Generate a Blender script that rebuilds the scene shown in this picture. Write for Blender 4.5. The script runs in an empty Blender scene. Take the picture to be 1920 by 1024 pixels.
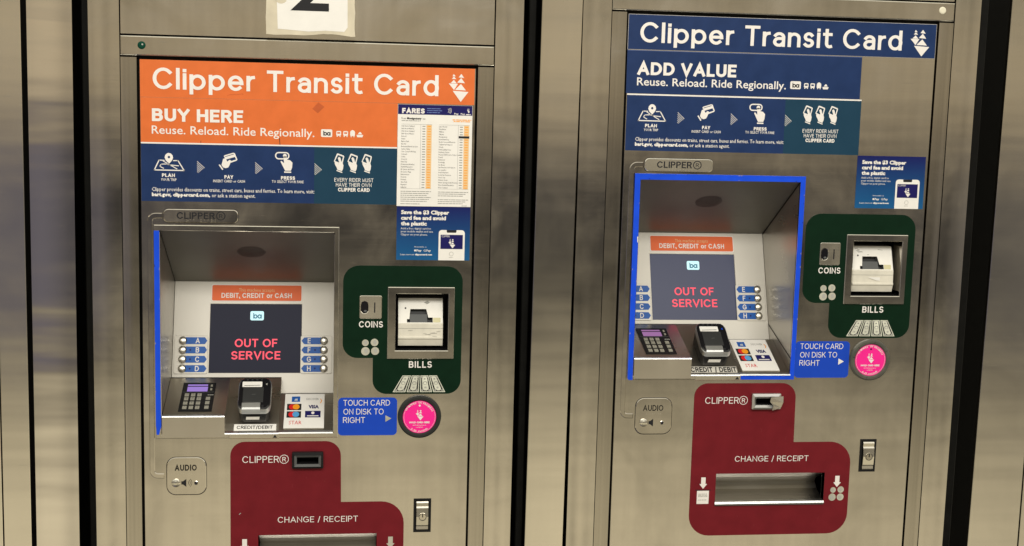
import bpy, math, random
from mathutils import Matrix, Vector, geometry

# ------------------------------------------------------------------ camera, world, lamps, exposure
S = 0.0011                    # one measuring unit in metres
EYE = 1.5                     # height of the eye above the station floor
FOC = 2450.0                  # eye to machine fronts, in units (and focal length over a 1920 wide picture)
scene = bpy.context.scene
COL = scene.collection

def camera_rotation(p, y, r):
    cp, sp, c2, s2, cr, sr = math.cos(p), math.sin(p), math.cos(y), math.sin(y), math.cos(r), math.sin(r)
    Rx = Matrix(((1, 0, 0), (0, cp, sp), (0, -sp, cp)))
    Ry = Matrix(((c2, 0, s2), (0, 1, 0), (-s2, 0, c2)))
    Rz = Matrix(((cr, -sr, 0), (sr, cr, 0), (0, 0, 1)))
    return Ry @ Rx @ Rz
_R = camera_rotation(*[math.radians(a) for a in (7.7168, 7.5666, -1.5011)])
def _wv(c):
    return Vector((c[0], c[2], -c[1]))
right, down, fwd = (_wv(_R.col[i]) for i in range(3))
cam_data = bpy.data.cameras.new('camera')
cam_data.sensor_width = 36.0
cam_data.lens = FOC / 1920.0 * 36.0
cam_data.clip_start, cam_data.clip_end = 0.05, 200
cam = bpy.data.objects.new('camera', cam_data)
COL.objects.link(cam)
m3 = Matrix((right, -down, -fwd)).transposed()
cam.matrix_world = Matrix.Translation((0, -FOC * S, EYE)) @ m3.to_4x4()
scene.camera = cam
scene.render.resolution_x, scene.render.resolution_y = 1024, 546

world = bpy.data.worlds.new('World')
scene.world = world
world.use_nodes = True
wn, wl = world.node_tree.nodes, world.node_tree.links
wn.clear()
w_out = wn.new('ShaderNodeOutputWorld')
w_bg = wn.new('ShaderNodeBackground')
w_tc = wn.new('ShaderNodeTexCoord')
w_sep = wn.new('ShaderNodeSeparateXYZ')
w_map = wn.new('ShaderNodeMapRange')
w_map.inputs['From Min'].default_value = -1
w_map.inputs['From Max'].default_value = 1
w_ramp = wn.new('ShaderNodeValToRGB')
# the station hall around the machines, by the sine of the elevation: floor, far wall, ceiling
HALL = [(-1.0, (0.10, 0.09, 0.07)), (-0.62, (0.20, 0.175, 0.13)), (-0.42, (0.80, 0.70, 0.49)), (-0.30, (0.74, 0.65, 0.455)), (-0.265, (0.58, 0.51, 0.355)), (-0.217, (0.36, 0.315, 0.225)),
        (-0.177, (0.19, 0.167, 0.125)), (-0.13, (0.062, 0.057, 0.050)), (-0.09, (0.045, 0.043, 0.042)), (-0.06, (0.078, 0.073, 0.072)),
        (-0.025, (0.30, 0.255, 0.19)), (0.005, (0.52, 0.435, 0.30)), (0.030, (0.64, 0.53, 0.355)), (0.046, (0.42, 0.365, 0.265)), (0.062, (0.58, 0.48, 0.325)),
        (0.085, (0.36, 0.32, 0.24)), (0.14, (0.20, 0.185, 0.15)), (0.25, (0.40, 0.38, 0.32)), (0.42, (0.86, 0.82, 0.70)), (0.60, (1.10, 1.03, 0.88)), (1.0, (1.0, 0.94, 0.80))]
while len(w_ramp.color_ramp.elements) < len(HALL):
    w_ramp.color_ramp.elements.new(0.5)
for e, (z, c) in zip(w_ramp.color_ramp.elements, HALL):
    e.position = (z + 1) / 2
    e.color = (*c, 1)
w_bg.inputs['Strength'].default_value = 1.27
wl.new(w_tc.outputs['Generated'], w_sep.inputs[0])
wl.new(w_sep.outputs['Z'], w_map.inputs['Value'])
wl.new(w_map.outputs['Result'], w_ramp.inputs['Fac'])
# the hall is a little brighter and cooler to the left
w_x = wn.new('ShaderNodeMapRange'); w_x.inputs['From Min'].default_value = -0.08; w_x.inputs['From Max'].default_value = -0.24
wl.new(w_sep.outputs['X'], w_x.inputs['Value'])
w_mix = wn.new('ShaderNodeMix'); w_mix.data_type = 'RGBA'; w_mix.blend_type = 'LIGHTEN'
w_mix.inputs['B'].default_value = (0.150, 0.140, 0.168, 1)
wl.new(w_x.outputs[0], w_mix.inputs['Factor']); wl.new(w_ramp.outputs['Color'], w_mix.inputs['A'])
# ... and warmer to the far right; invented light and dark upright bands are added to vary the steel's reflections
w_x2 = wn.new('ShaderNodeMapRange'); w_x2.inputs['From Min'].default_value = 0.38; w_x2.inputs['From Max'].default_value = 0.50
wl.new(w_sep.outputs['X'], w_x2.inputs['Value'])
w_mix2 = wn.new('ShaderNodeMix'); w_mix2.data_type = 'RGBA'; w_mix2.blend_type = 'LIGHTEN'
w_mix2.inputs['B'].default_value = (0.175, 0.160, 0.145, 1)
wl.new(w_x2.outputs[0], w_mix2.inputs['Factor']); wl.new(w_mix.outputs['Result'], w_mix2.inputs['A'])
w_xr = wn.new('ShaderNodeMapRange'); w_xr.inputs['From Min'].default_value = -0.6; w_xr.inputs['From Max'].default_value = 0.8
wl.new(w_sep.outputs['X'], w_xr.inputs['Value'])
w_bands = wn.new('ShaderNodeValToRGB')
BANDS = [(-0.55, .8), (-0.40, 1.25), (-0.30, .85), (-0.235, 1.08), (-0.19, 1.08), (-0.155, .76), (-0.11, 1.05), (-0.05, 1.10), (0.0, .92), (0.06, 1.14), (0.11, .74), (0.145, 1.08),
         (0.185, 1.18), (0.22, .88), (0.30, 1.02), (0.37, .85), (0.43, 1.05), (0.47, .72), (0.51, 1.0), (0.57, 1.12), (0.66, .75), (0.75, 1.2)]
while len(w_bands.color_ramp.elements) < len(BANDS):
    w_bands.color_ramp.elements.new(0.5)
for e, (x, k) in zip(w_bands.color_ramp.elements, BANDS):
    e.position = (x + 0.6) / 1.4
    k = min(1.0, k / 1.25)
    e.color = (k, k, k, 1)
wl.new(w_xr.outputs['Result'], w_bands.inputs['Fac'])
w_mul = wn.new('ShaderNodeMix'); w_mul.data_type = 'RGBA'; w_mul.blend_type = 'MULTIPLY'
w_mul.inputs['Factor'].default_value = 1.0
wl.new(w_mix2.outputs['Result'], w_mul.inputs['A']); wl.new(w_bands.outputs['Color'], w_mul.inputs['B'])
wl.new(w_mul.outputs['Result'], w_bg.inputs['Color'])
wl.new(w_bg.outputs[0], w_out.inputs[0])

def area_lamp(name, loc, target, sx, sy, watts, col=(1, 0.955, 0.88)):
    d = bpy.data.lights.new(name, 'AREA')
    d.shape = 'RECTANGLE'
    d.size, d.size_y, d.energy, d.color = sx, sy, watts, col
    o = bpy.data.objects.new(name, d)
    COL.objects.link(o)
    o.location = loc
    o.rotation_euler = (Vector(target) - Vector(loc)).to_track_quat('-Z', 'Y').to_euler()
    return o
area_lamp('ceiling_tube_lamp', (0.4, -3.0, 3.05), (0.4, 0.0, 1.15), 3.6, 0.7, 92)

scene.view_settings.view_transform = 'Standard'
scene.view_settings.look = 'None'
scene.view_settings.exposure = 0
scene.view_settings.gamma = 1
scene.view_settings.use_curve_mapping = False
scene.cycles.use_denoising = True
scene.cycles.max_bounces = 8

# ------------------------------------------------------------------ materials
MATS = {}
def lin(r, g, b):
    f = lambda c: c / 12.92 if c <= 0.04045 else ((c + 0.055) / 1.055) ** 2.4
    return (f(r / 255), f(g / 255), f(b / 255))

def steel(name, col, rough, metal=1.0, warp=0.0, grain=(1.5, 1.5, 420), bump=0.006, blotch=0.5, rspread=0.10):
    m = bpy.data.materials.new(name)
    m.use_nodes = True
    n, l = m.node_tree.nodes, m.node_tree.links
    b = n['Principled BSDF']
    b.inputs['Metallic'].default_value = metal
    tc = n.new('ShaderNodeTexCoord')
    oi = n.new('ShaderNodeObjectInfo')
    add = n.new('ShaderNodeVectorMath'); add.operation = 'ADD'
    mul = n.new('ShaderNodeVectorMath'); mul.operation = 'SCALE'
    comb = n.new('ShaderNodeCombineXYZ')
    l.new(oi.outputs['Random'], comb.inputs[0]); l.new(oi.outputs['Random'], comb.inputs[2])
    l.new(comb.outputs[0], mul.inputs[0]); mul.inputs['Scale'].default_value = 7.0
    l.new(tc.outputs['Object'], add.inputs[0]); l.new(mul.outputs[0], add.inputs[1])
    mp = n.new('ShaderNodeMapping'); mp.inputs['Scale'].default_value = grain
    l.new(add.outputs[0], mp.inputs['Vector'])
    g = n.new('ShaderNodeTexNoise'); g.inputs['Scale'].default_value = 2.0; g.inputs['Detail'].default_value = 3
    l.new(mp.outputs[0], g.inputs['Vector'])
    big = n.new('ShaderNodeTexNoise'); big.inputs['Scale'].default_value = 7.0; big.inputs['Detail'].default_value = 4
    big.inputs['Roughness'].default_value = 0.55; big.inputs['Distortion'].default_value = 0.6
    l.new(add.outputs[0], big.inputs['Vector'])
    st_map = n.new('ShaderNodeMapping'); st_map.inputs['Scale'].default_value = (38, 38, 1.2)
    l.new(add.outputs[0], st_map.inputs['Vector'])
    st = n.new('ShaderNodeTexNoise'); st.inputs['Scale'].default_value = 1.0; st.inputs['Detail'].default_value = 3
    l.new(st_map.outputs[0], st.inputs['Vector'])
    # roughness: brushed grain + hand smudges
    r1 = n.new('ShaderNodeMapRange'); r1.inputs['From Min'].default_value = 0.3; r1.inputs['From Max'].default_value = 0.7
    r1.inputs['To Min'].default_value = rough - rspread; r1.inputs['To Max'].default_value = rough + rspread
    l.new(big.outputs['Fac'], r1.inputs['Value'])
    r2 = n.new('ShaderNodeMath'); r2.operation = 'MULTIPLY_ADD'; r2.inputs[1].default_value = 0.06; r2.inputs[2].default_value = -0.03
    l.new(g.outputs['Fac'], r2.inputs[0])
    r3 = n.new('ShaderNodeMath'); r3.operation = 'ADD'; r3.use_clamp = True
    l.new(r1.outputs[0], r3.inputs[0]); l.new(r2.outputs[0], r3.inputs[1])
    l.new(r3.outputs[0], b.inputs['Roughness'])
    # fine hairline scratches and rubbed specks
    sm = n.new('ShaderNodeMapping'); sm.inputs['Scale'].default_value = (9, 9, 150); sm.inputs['Rotation'].default_value = (0, 0.5, 0)
    l.new(add.outputs[0], sm.inputs['Vector'])
    sn = n.new('ShaderNodeTexNoise'); sn.inputs['Scale'].default_value = 2.0; sn.inputs['Detail'].default_value = 2; sn.inputs['Distortion'].default_value = 0.8
    l.new(sm.outputs[0], sn.inputs['Vector'])
    sk = n.new('ShaderNodeMapRange'); sk.inputs['From Min'].default_value = 0.70; sk.inputs['From Max'].default_value = 0.80
    sk.inputs['To Max'].default_value = 0.09
    l.new(sn.outputs['Fac'], sk.inputs['Value'])
    r4 = n.new('ShaderNodeMath'); r4.operation = 'ADD'; r4.use_clamp = True
    l.new(r3.outputs[0], r4.inputs[0]); l.new(sk.outputs[0], r4.inputs[1])
    l.new(r4.outputs[0], b.inputs['Roughness'])
    # colour: slight streaks and stains of the metal
    mixf = n.new('ShaderNodeMath'); mixf.operation = 'ADD'
    stw = n.new('ShaderNodeMath'); stw.operation = 'MULTIPLY_ADD'; stw.inputs[1].default_value = 0.35; stw.inputs[2].default_value = 0.325
    l.new(st.outputs['Fac'], stw.inputs[0])
    l.new(big.outputs['Fac'], mixf.inputs[0]); l.new(stw.outputs[0], mixf.inputs[1])
    cr = n.new('ShaderNodeMapRange'); cr.inputs['From Min'].default_value = 0.65; cr.inputs['From Max'].default_value = 1.35
    cr.inputs['To Min'].default_value = 1 - 0.22 * blotch; cr.inputs['To Max'].default_value = 1 + 0.10 * blotch
    l.new(mixf.outputs[0], cr.inputs['Value'])
    cs = n.new('ShaderNodeVectorMath'); cs.operation = 'SCALE'; cs.inputs[0].default_value = col
    l.new(cr.outputs[0], cs.inputs['Scale'])
    l.new(cs.outputs[0], b.inputs['Base Color'])
    bp = n.new('ShaderNodeBump'); bp.inputs['Strength'].default_value = bump; bp.inputs['Distance'].default_value = 0.002
    l.new(g.outputs['Fac'], bp.inputs['Height'])
    if warp:      # the sheet is not quite flat
        wm = n.new('ShaderNodeMapping'); wm.inputs['Scale'].default_value = (1.6, 1.6, 15)
        l.new(add.outputs[0], wm.inputs['Vector'])
        wn_ = n.new('ShaderNodeTexNoise'); wn_.inputs['Scale'].default_value = 1.0; wn_.inputs['Detail'].default_value = 1.5
        l.new(wm.outputs[0], wn_.inputs['Vector'])
        b2 = n.new('ShaderNodeBump'); b2.inputs['Strength'].default_value = warp; b2.inputs['Distance'].default_value = 0.01
        l.new(wn_.outputs['Fac'], b2.inputs['Height']); l.new(b2.outputs[0], bp.inputs['Normal'])
    l.new(bp.outputs[0], b.inputs['Normal'])
    MATS[name] = m
    return m

def paint(name, col, rough=0.5, metal=0.0, var=0.06, spec=0.15, emit=None, estr=0.0, grad=None, coat=0.0):
    m = bpy.data.materials.new(name)
    m.use_nodes = True
    n, l = m.node_tree.nodes, m.node_tree.links
    b = n['Principled BSDF']
    b.inputs['Metallic'].default_value = metal
    b.inputs['Roughness'].default_value = rough
    b.inputs['Specular IOR Level'].default_value = spec
    b.inputs['Coat Weight'].default_value = coat
    b.inputs['Base Color'].default_value = (*col, 1)
    if emit:
        b.inputs['Emission Color'].default_value = (*emit, 1)
        b.inputs['Emission Strength'].default_value = estr
    if var:
        tc = n.new('ShaderNodeTexCoord')
        t = n.new('ShaderNodeTexNoise'); t.inputs['Scale'].default_value = 30; t.inputs['Detail'].default_value = 6
        l.new(tc.outputs['Object'], t.inputs['Vector'])
        mr = n.new('ShaderNodeMapRange'); mr.inputs['From Min'].default_value = 0.3; mr.inputs['From Max'].default_value = 0.7
        mr.inputs['To Min'].default_value = 1 - var; mr.inputs['To Max'].default_value = 1 + var * 0.6
        l.new(t.outputs['Fac'], mr.inputs['Value'])
        cs = n.new('ShaderNodeVectorMath'); cs.operation = 'SCALE'; cs.inputs[0].default_value = col
        l.new(mr.outputs[0], cs.inputs['Scale'])
        if grad:      # printed two-colour blend running down the sheet
            (c2, z0, z1) = grad
            sep = n.new('ShaderNodeSeparateXYZ'); l.new(tc.outputs['Object'], sep.inputs[0])
            gr = n.new('ShaderNodeMapRange'); gr.inputs['From Min'].default_value = z0; gr.inputs['From Max'].default_value = z1
            l.new(sep.outputs['Z'], gr.inputs['Value'])
            mx = n.new('ShaderNodeMix'); mx.data_type = 'RGBA'
            l.new(gr.outputs[0], mx.inputs['Factor']); l.new(cs.outputs[0], mx.inputs['A']); mx.inputs['B'].default_value = (*c2, 1)
            l.new(mx.outputs['Result'], b.inputs['Base Color'])
        else:
            l.new(cs.outputs[0], b.inputs['Base Color'])
        rr = n.new('ShaderNodeMapRange'); rr.inputs['To Min'].default_value = max(0.02, rough - 0.06); rr.inputs['To Max'].default_value = rough + 0.08
        l.new(t.outputs['Fac'], rr.inputs['Value']); l.new(rr.outputs[0], b.inputs['Roughness'])
    MATS[name] = m
    return m

steel('brushed_steel', (0.66, 0.62, 0.545), 0.135, rspread=0.045, blotch=1.35, warp=0.05)
steel('stile_steel', (0.50, 0.465, 0.40), 0.16, rspread=0.04, blotch=0.8)
steel('panel_steel', (0.72, 0.68, 0.60), 0.13, rspread=0.03, warp=0.05, blotch=0.35)
steel('polished_steel', (0.74, 0.70, 0.64), 0.085, bump=0.002, blotch=0.25, rspread=0.02, warp=0.12)
steel('recess_steel', (0.66, 0.62, 0.54), 0.30, rspread=0.05, blotch=0.4)
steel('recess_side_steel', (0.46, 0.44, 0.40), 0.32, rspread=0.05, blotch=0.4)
steel('button_steel', (0.58, 0.56, 0.50), 0.30, rspread=0.03, blotch=0.2)
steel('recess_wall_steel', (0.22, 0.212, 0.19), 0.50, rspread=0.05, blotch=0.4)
steel('screen_plate_steel', (0.63, 0.605, 0.54), 0.48, metal=0.15, rspread=0.04, blotch=0.3)
steel('bright_steel', (0.80, 0.77, 0.68), 0.22, rspread=0.04, blotch=0.2)
steel('silver_trim', (0.62, 0.63, 0.62), 0.35, rspread=0.04, blotch=0.2)
paint('black_gap', (0.006, 0.006, 0.005), 0.7, var=0.3, spec=0.15)
paint('rubber_seal', (0.008, 0.008, 0.007), 0.6, var=0.3, spec=0.1)
paint('black_plastic', (0.012, 0.012, 0.013), 0.28, var=0.1)
paint('gloss_black', (0.008, 0.008, 0.010), 0.10, var=0.1, spec=0.5)
paint('charcoal_plastic', (0.035, 0.036, 0.036), 0.4)
paint('grey_plastic', (0.11, 0.115, 0.115), 0.42)
paint('light_grey', (0.42, 0.42, 0.38), 0.5)
paint('key_rubber', (0.30, 0.29, 0.24), 0.45)
paint('white', (0.84, 0.81, 0.77), 0.5, var=0.03)
paint('paper', (0.84, 0.825, 0.78), 0.6, var=0.04, spec=0.2)
paint('old_paper', (0.66, 0.60, 0.46), 0.7, var=0.12, spec=0.2)
paint('ink', (0.02, 0.02, 0.022), 0.5, var=0.0)
paint('soft_ink', (0.30, 0.30, 0.28), 0.5, var=0.0)
paint('engraving', (0.022, 0.020, 0.017), 0.5, var=0.0)
paint('orange', lin(221, 113, 56), 0.38, var=0.07, spec=0.22)
paint('orange_dirt', lin(196, 96, 52), 0.5, var=0.15)
paint('label_orange', lin(232, 112, 66), 0.45, var=0.04)
paint('pale_orange', lin(236, 200, 150), 0.5, var=0.05)
paint('navy', lin(28, 51, 95), 0.38, var=0.12, spec=0.2)
paint('deep_navy', lin(30, 28, 92), 0.4, var=0.05)
paint('teal', lin(28, 62, 84), 0.4, var=0.05)
paint('promo_blue', lin(26, 90, 140), 0.4, var=0.04, grad=(lin(24, 30, 92), 1.155, 1.27))
paint('thin_blue', lin(110, 130, 185), 0.5, var=0)
paint('tape_blue', lin(26, 78, 222), 0.35, var=0.10)
paint('label_blue', lin(28, 72, 190), 0.38, var=0.06)
paint('arrow_blue', lin(36, 92, 172), 0.35, var=0.05)
paint('green', lin(8, 37, 22), 0.45, var=0.15, spec=0.10)
paint('maroon', lin(113, 29, 37), 0.45, var=0.12, spec=0.12)
paint('maroon_worn', lin(140, 70, 70), 0.5, var=0.1)
paint('pink', lin(248, 44, 150), 0.4, var=0.03)
paint('coin_print', (0.50, 0.49, 0.40), 0.45, var=0.25)
paint('bill_print', (0.66, 0.67, 0.56), 0.5, var=0.25)
paint('acceptor_white', (0.90, 0.885, 0.82), 0.42, var=0.06)
paint('acceptor_cream', (0.74, 0.71, 0.61), 0.45, var=0.14)
paint('acceptor_yellow', (0.66, 0.62, 0.38), 0.4, var=0.06)
paint('red', lin(215, 40, 40), 0.4, var=0)
paint('amber', lin(245, 160, 40), 0.4, var=0)
paint('sky', lin(90, 160, 215), 0.4, var=0)
paint('disk_ring', (0.03, 0.032, 0.030), 0.30, var=0.15)
paint('disk_ring_worn', (0.10, 0.10, 0.082), 0.30, var=0.25)
paint('green_lens', (0.004, 0.05, 0.03), 0.15, var=0)
paint('cream_lens', (0.78, 0.74, 0.58), 0.3, var=0)
paint('scratch', (0.45, 0.40, 0.33), 0.6, var=0.1)
paint('screen_glass', (0.006, 0.006, 0.008), 0.30, spec=0.04, var=0, emit=lin(40, 41, 54), estr=0.75)
paint('screen_glass_pale', (0.006, 0.006, 0.008), 0.22, spec=0.10, var=0, emit=lin(66, 70, 92), estr=0.85)
paint('screen_red', (0.02, 0.0, 0.0), 0.3, var=0, emit=(1.0, 0.075, 0.12), estr=1.15)
paint('screen_cyan', (0.02, 0.02, 0.02), 0.3, var=0, emit=(0.62, 0.98, 1.0), estr=1.05)
paint('screen_teal', (0.02, 0.02, 0.02), 0.3, var=0, emit=(0.015, 0.16, 0.24), estr=1.0)
paint('lcd_violet', (0.05, 0.04, 0.08), 0.3, var=0, emit=lin(156, 124, 208), estr=0.9)
paint('lcd_pink', (0.05, 0.04, 0.08), 0.3, var=0, emit=lin(160, 108, 158), estr=0.85)

# ------------------------------------------------------------------ mesh building
class Frame:
    """u right, v down, w out of the surface; v is the height coordinate itself, the plane leans back by m units per unit of v."""
    def __init__(self, y0=0.0, d0=0.0, m=0.0):
        self.y0, self.d0, self.m = y0, d0, m
        q = math.sqrt(1 + m * m)
        self.n = (-m / q, -1 / q)
    def __call__(self, u, v, w):
        d = self.d0 - self.m * (v - self.y0)
        return (u, v + w * self.n[0], d + w * self.n[1])
FRONT = Frame()
PANEL = Frame(386, 212, 0.38)
SHELF = Frame(611, -4, 2.95)
CARDS = Frame(642, 0, 2.3)
SLOTS = Frame(643, 2, 1.5)
READER = Frame(592, 10, 1.38)
CEIL = Frame(261, -2, -1.712)

_T = {}
def glyphs(s, bold, res):
    k = (s, bold, res)
    if k not in _T:
        cu = bpy.data.curves.new('lettering', 'FONT')
        cu.body, cu.size, cu.resolution_u, cu.offset = s, 1.0, res, bold
        cu.fill_mode = 'BOTH'
        ob = bpy.data.objects.new('lettering', cu)
        COL.objects.link(ob)
        dg = bpy.context.evaluated_depsgraph_get()
        me = ob.evaluated_get(dg).to_mesh()
        vs = [(v.co.x, v.co.y) for v in me.vertices]
        fs = [tuple(p.vertices) for p in me.polygons]
        ob.evaluated_get(dg).to_mesh_clear()
        bpy.data.objects.remove(ob); bpy.data.curves.remove(cu)
        _T[k] = (vs, fs)
    return _T[k]
_CAP = {}
def capheight(bold):
    if bold not in _CAP:
        vs, _ = glyphs('H', bold, 2)
        _CAP[bold] = (min(v[1] for v in vs), max(v[1] for v in vs))
    return _CAP[bold]

def _arc(cx, cy, rx, ry, a0, a1, n=None):
    n = n or max(3, int(abs(a1 - a0) / 15))
    return [(cx + rx * math.cos(math.radians(a0 + (a1 - a0) * i / n)), cy + ry * math.sin(math.radians(a0 + (a1 - a0) * i / n))) for i in range(n + 1)]
def _ring(cx, cy, rx, ry):
    return _arc(cx, cy, rx, ry, 0, 360, 28)[:-1] + ['closed']
def _ess(w, h):
    return [_arc(w / 2, h * .745, w * .46, h * .255, 32, 270) + _arc(w / 2, h * .25, w / 2, h * .25, 90, -148)[1:]]
# monoline grotesque: advance width and centre lines of each letter, capitals one unit high
LET = {
 'A': (.74, [[(0, 0), (.37, 1), (.74, 0)], [(.16, .3), (.58, .3)]]),
 'B': (.60, [[(0, 0), (0, 1)], [(0, 1), (.34, 1)] + _arc(.34, .765, .22, .235, 90, -90) + [(0, .53)], [(.30, .53)] + _arc(.35, .265, .25, .265, 90, -90) + [(0, 0)]]),
 'C': (.74, [_arc(.39, .5, .39, .5, 42, 318)]),
 'D': (.70, [[(0, 0), (0, 1)], [(0, 1), (.26, 1)] + _arc(.26, .5, .44, .5, 90, -90) + [(0, 0)]]),
 'E': (.52, [[(.52, 1), (0, 1), (0, 0), (.52, 0)], [(0, .52), (.46, .52)]]),
 'F': (.50, [[(.50, 1), (0, 1), (0, 0)], [(0, .50), (.44, .50)]]),
 'G': (.78, [_arc(.39, .5, .39, .5, 42, 310) + [(.76, .16), (.76, .47), (.46, .47)]]),
 'H': (.64, [[(0, 0), (0, 1)], [(.64, 0), (.64, 1)], [(0, .52), (.64, .52)]]),
 'I': (0, [[(0, 0), (0, 1)]]),
 'J': (.42, [[(.42, 1), (.42, .24)] + _arc(.21, .24, .21, .24, 0, -170)]),
 'K': (.62, [[(0, 0), (0, 1)], [(.58, 1), (.02, .38)], [(.2, .58), (.62, 0)]]),
 'L': (.48, [[(0, 1), (0, 0), (.48, 0)]]),
 'M': (.80, [[(0, 0), (0, 1), (.40, .1), (.80, 1), (.80, 0)]]),
 'N': (.66, [[(0, 0), (0, 1), (.66, 0), (.66, 1)]]),
 'O': (.80, [_ring(.40, .5, .40, .5)]),
 'P': (.56, [[(0, 0), (0, 1)], [(0, 1), (.32, 1)] + _arc(.32, .74, .24, .26, 90, -90) + [(0, .48)]]),
 'R': (.60, [[(0, 0), (0, 1)], [(0, 1), (.34, 1)] + _arc(.34, .75, .24, .25, 90, -90) + [(0, .5)], [(.34, .5), (.60, 0)]]),
 'S': (.58, _ess(.58, 1)),
 'T': (.60, [[(0, 1), (.60, 1)], [(.30, 1), (.30, 0)]]),
 'U': (.64, [[(0, 1), (0, .32)] + _arc(.32, .32, .32, .32, 180, 360) + [(.64, 1)]]),
 'V': (.70, [[(0, 1), (.35, 0), (.70, 1)]]),
 'W': (1.0, [[(0, 1), (.25, 0), (.50, .95), (.75, 0), (1.0, 1)]]),
 'X': (.64, [[(0, 1), (.64, 0)], [(.64, 1), (0, 0)]]),
 'Y': (.66, [[(0, 1), (.33, .46), (.66, 1)], [(.33, .46), (.33, 0)]]),
 '2': (.58, [_arc(.29, .71, .29, .29, 172, -38) + [(0, 0), (.60, 0)]]),
 '/': (.30, [[(0, -.02), (.30, 1.02)]]),
 ',': (.02, [[(.02, .06), (0, -.08)]]), '.': (0, [[(0, 0.0), (0, .01)]]),
 'a': (.47, [_arc(.235, .49, .235, .23, 150, 0) + [(.47, 0)], [(.45, .42), (.21, .42)] + _arc(.21, .21, .21, .21, 90, 270) + [(.30, 0), (.43, .12)]]),
 'd': (.56, [[(.56, 0), (.56, 1)], _ring(.29, .36, .29, .36)]),
 'e': (.56, [_arc(.28, .36, .28, .36, -2, 312), [(.06, .37), (.52, .37)]]),
 'i': (0, [[(0, 0), (0, .72)], [(0, .945), (0, .955)]]),
 'l': (0, [[(0, 0), (0, 1)]]),
 'n': (.50, [[(0, 0), (0, .72)], [(0, .40)] + _arc(.25, .46, .25, .26, 180, 0) + [(.50, 0)]]),
 'o': (.60, [_ring(.30, .36, .30, .36)]),
 'p': (.58, [[(0, -.27), (0, .72)], _ring(.29, .36, .29, .36)]),
 'r': (.28, [[(0, 0), (0, .72)], [(0, .34)] + _arc(.27, .40, .27, .32, 170, 88)]),
 's': (.42, _ess(.42, .72)),
 't': (.36, [[(.13, .95)] + _arc(.30, .19, .17, .19, 180, 292), [(0, .72), (.36, .72)]]),
}
def ribbon(path, t):
    """outline strip of a centre line, mitred, with square ends"""
    closed = path[-1] == 'closed'
    p = [Vector(q) for q in (path[:-1] if closed else path)]
    p = [q for i, q in enumerate(p) if i == 0 or (q - p[i - 1]).length > 1e-5]
    if not closed:
        e = (p[0] - p[1]).normalized(); p[0] = p[0] + e * t / 2
        e = (p[-1] - p[-2]).normalized(); p[-1] = p[-1] + e * t / 2
    n = len(p)
    L, Rr = [], []
    for i in range(n):
        if closed:
            e1 = (p[i] - p[i - 1]).normalized(); e2 = (p[(i + 1) % n] - p[i]).normalized()
        else:
            e1 = (p[i] - p[i - 1]).normalized() if i else (p[1] - p[0]).normalized()
            e2 = (p[i + 1] - p[i]).normalized() if i < n - 1 else e1
        n1 = Vector((-e1.y, e1.x)); n2 = Vector((-e2.y, e2.x))
        o = (n1 + n2) / max(1 + n1.dot(n2), 0.28) * t / 2
        L.append(p[i] + o); Rr.append(p[i] - o)
    m = n if closed else n - 1
    return L + Rr, [(i, (i + 1) % n, n + (i + 1) % n, n + i) for i in range(m)]
def letters(s, t, gap):
    """-> list of strips (points, faces) and the overall width, capitals one unit high"""
    x, out = 0.0, []
    for ch in s:
        if ch == ' ':
            x += 0.36; continue
        w, paths = LET[ch]
        top = 0.72 if ch in 'aenopr' else 1.0
        fx = lambda q: x + t / 2 + q[0] * (1 if w == 0 else (w - t * 0.55) / w)
        fy = lambda q: q[1] if ch in ',./' and q[1] < 0.02 else t / 2 + q[1] * (top - t) / top
        for p in paths:
            c = p[-1] == 'closed'
            q = [(fx(a), fy(a)) for a in (p[:-1] if c else p)] + (['closed'] if c else [])
            out.append(ribbon(q, t))
        x += (w - t * 0.55 if w else 0) + t + gap
    return out, x - gap

def rrect(u0, v0, u1, v1, r=0, n=5, rs=None):
    rs = rs or (r, r, r, r)           # top-left, top-right, bottom-right, bottom-left
    pts = []
    for (cx, cy, a0, q) in ((u0, v0, 180, rs[0]), (u1, v0, 270, rs[1]), (u1, v1, 0, rs[2]), (u0, v1, 90, rs[3])):
        sx = 1 if cx == u0 else -1
        sy = 1 if cy == v0 else -1
        if q <= 0:
            pts.append((cx, cy)); continue
        for i in range(n + 1):
            a = math.radians(a0 + 90 * i / n)
            pts.append((cx + sx * q + q * math.cos(a), cy + sy * q + q * math.sin(a)))
    return pts
def circle(u, v, r, n=24, ry=None):
    ry = ry or r
    return [(u + r * math.cos(2 * math.pi * i / n), v + ry * math.sin(2 * math.pi * i / n)) for i in range(n)]
def area2(p):
    return sum(p[i][0] * p[(i + 1) % len(p)][1] - p[(i + 1) % len(p)][0] * p[i][1] for i in range(len(p))) / 2
def offset(p, c):
    """move every edge inwards by c (outwards if negative)"""
    s = 1 if area2(p) > 0 else -1
    out, n = [], len(p)
    for i in range(n):
        a, b, d = p[i - 1], p[i], p[(i + 1) % n]
        e1 = Vector((b[0] - a[0], b[1] - a[1])); e2 = Vector((d[0] - b[0], d[1] - b[1]))
        if e1.length < 1e-9 or e2.length < 1e-9:
            out.append(b); continue
        e1.normalize(); e2.normalize()
        n1 = Vector((-e1.y, e1.x)) * s; n2 = Vector((-e2.y, e2.x)) * s
        k = 1 + n1.dot(n2)
        o = (n1 + n2) / max(k, 0.3)
        out.append((b[0] + o.x * c, b[1] + o.y * c))
    return out

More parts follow.
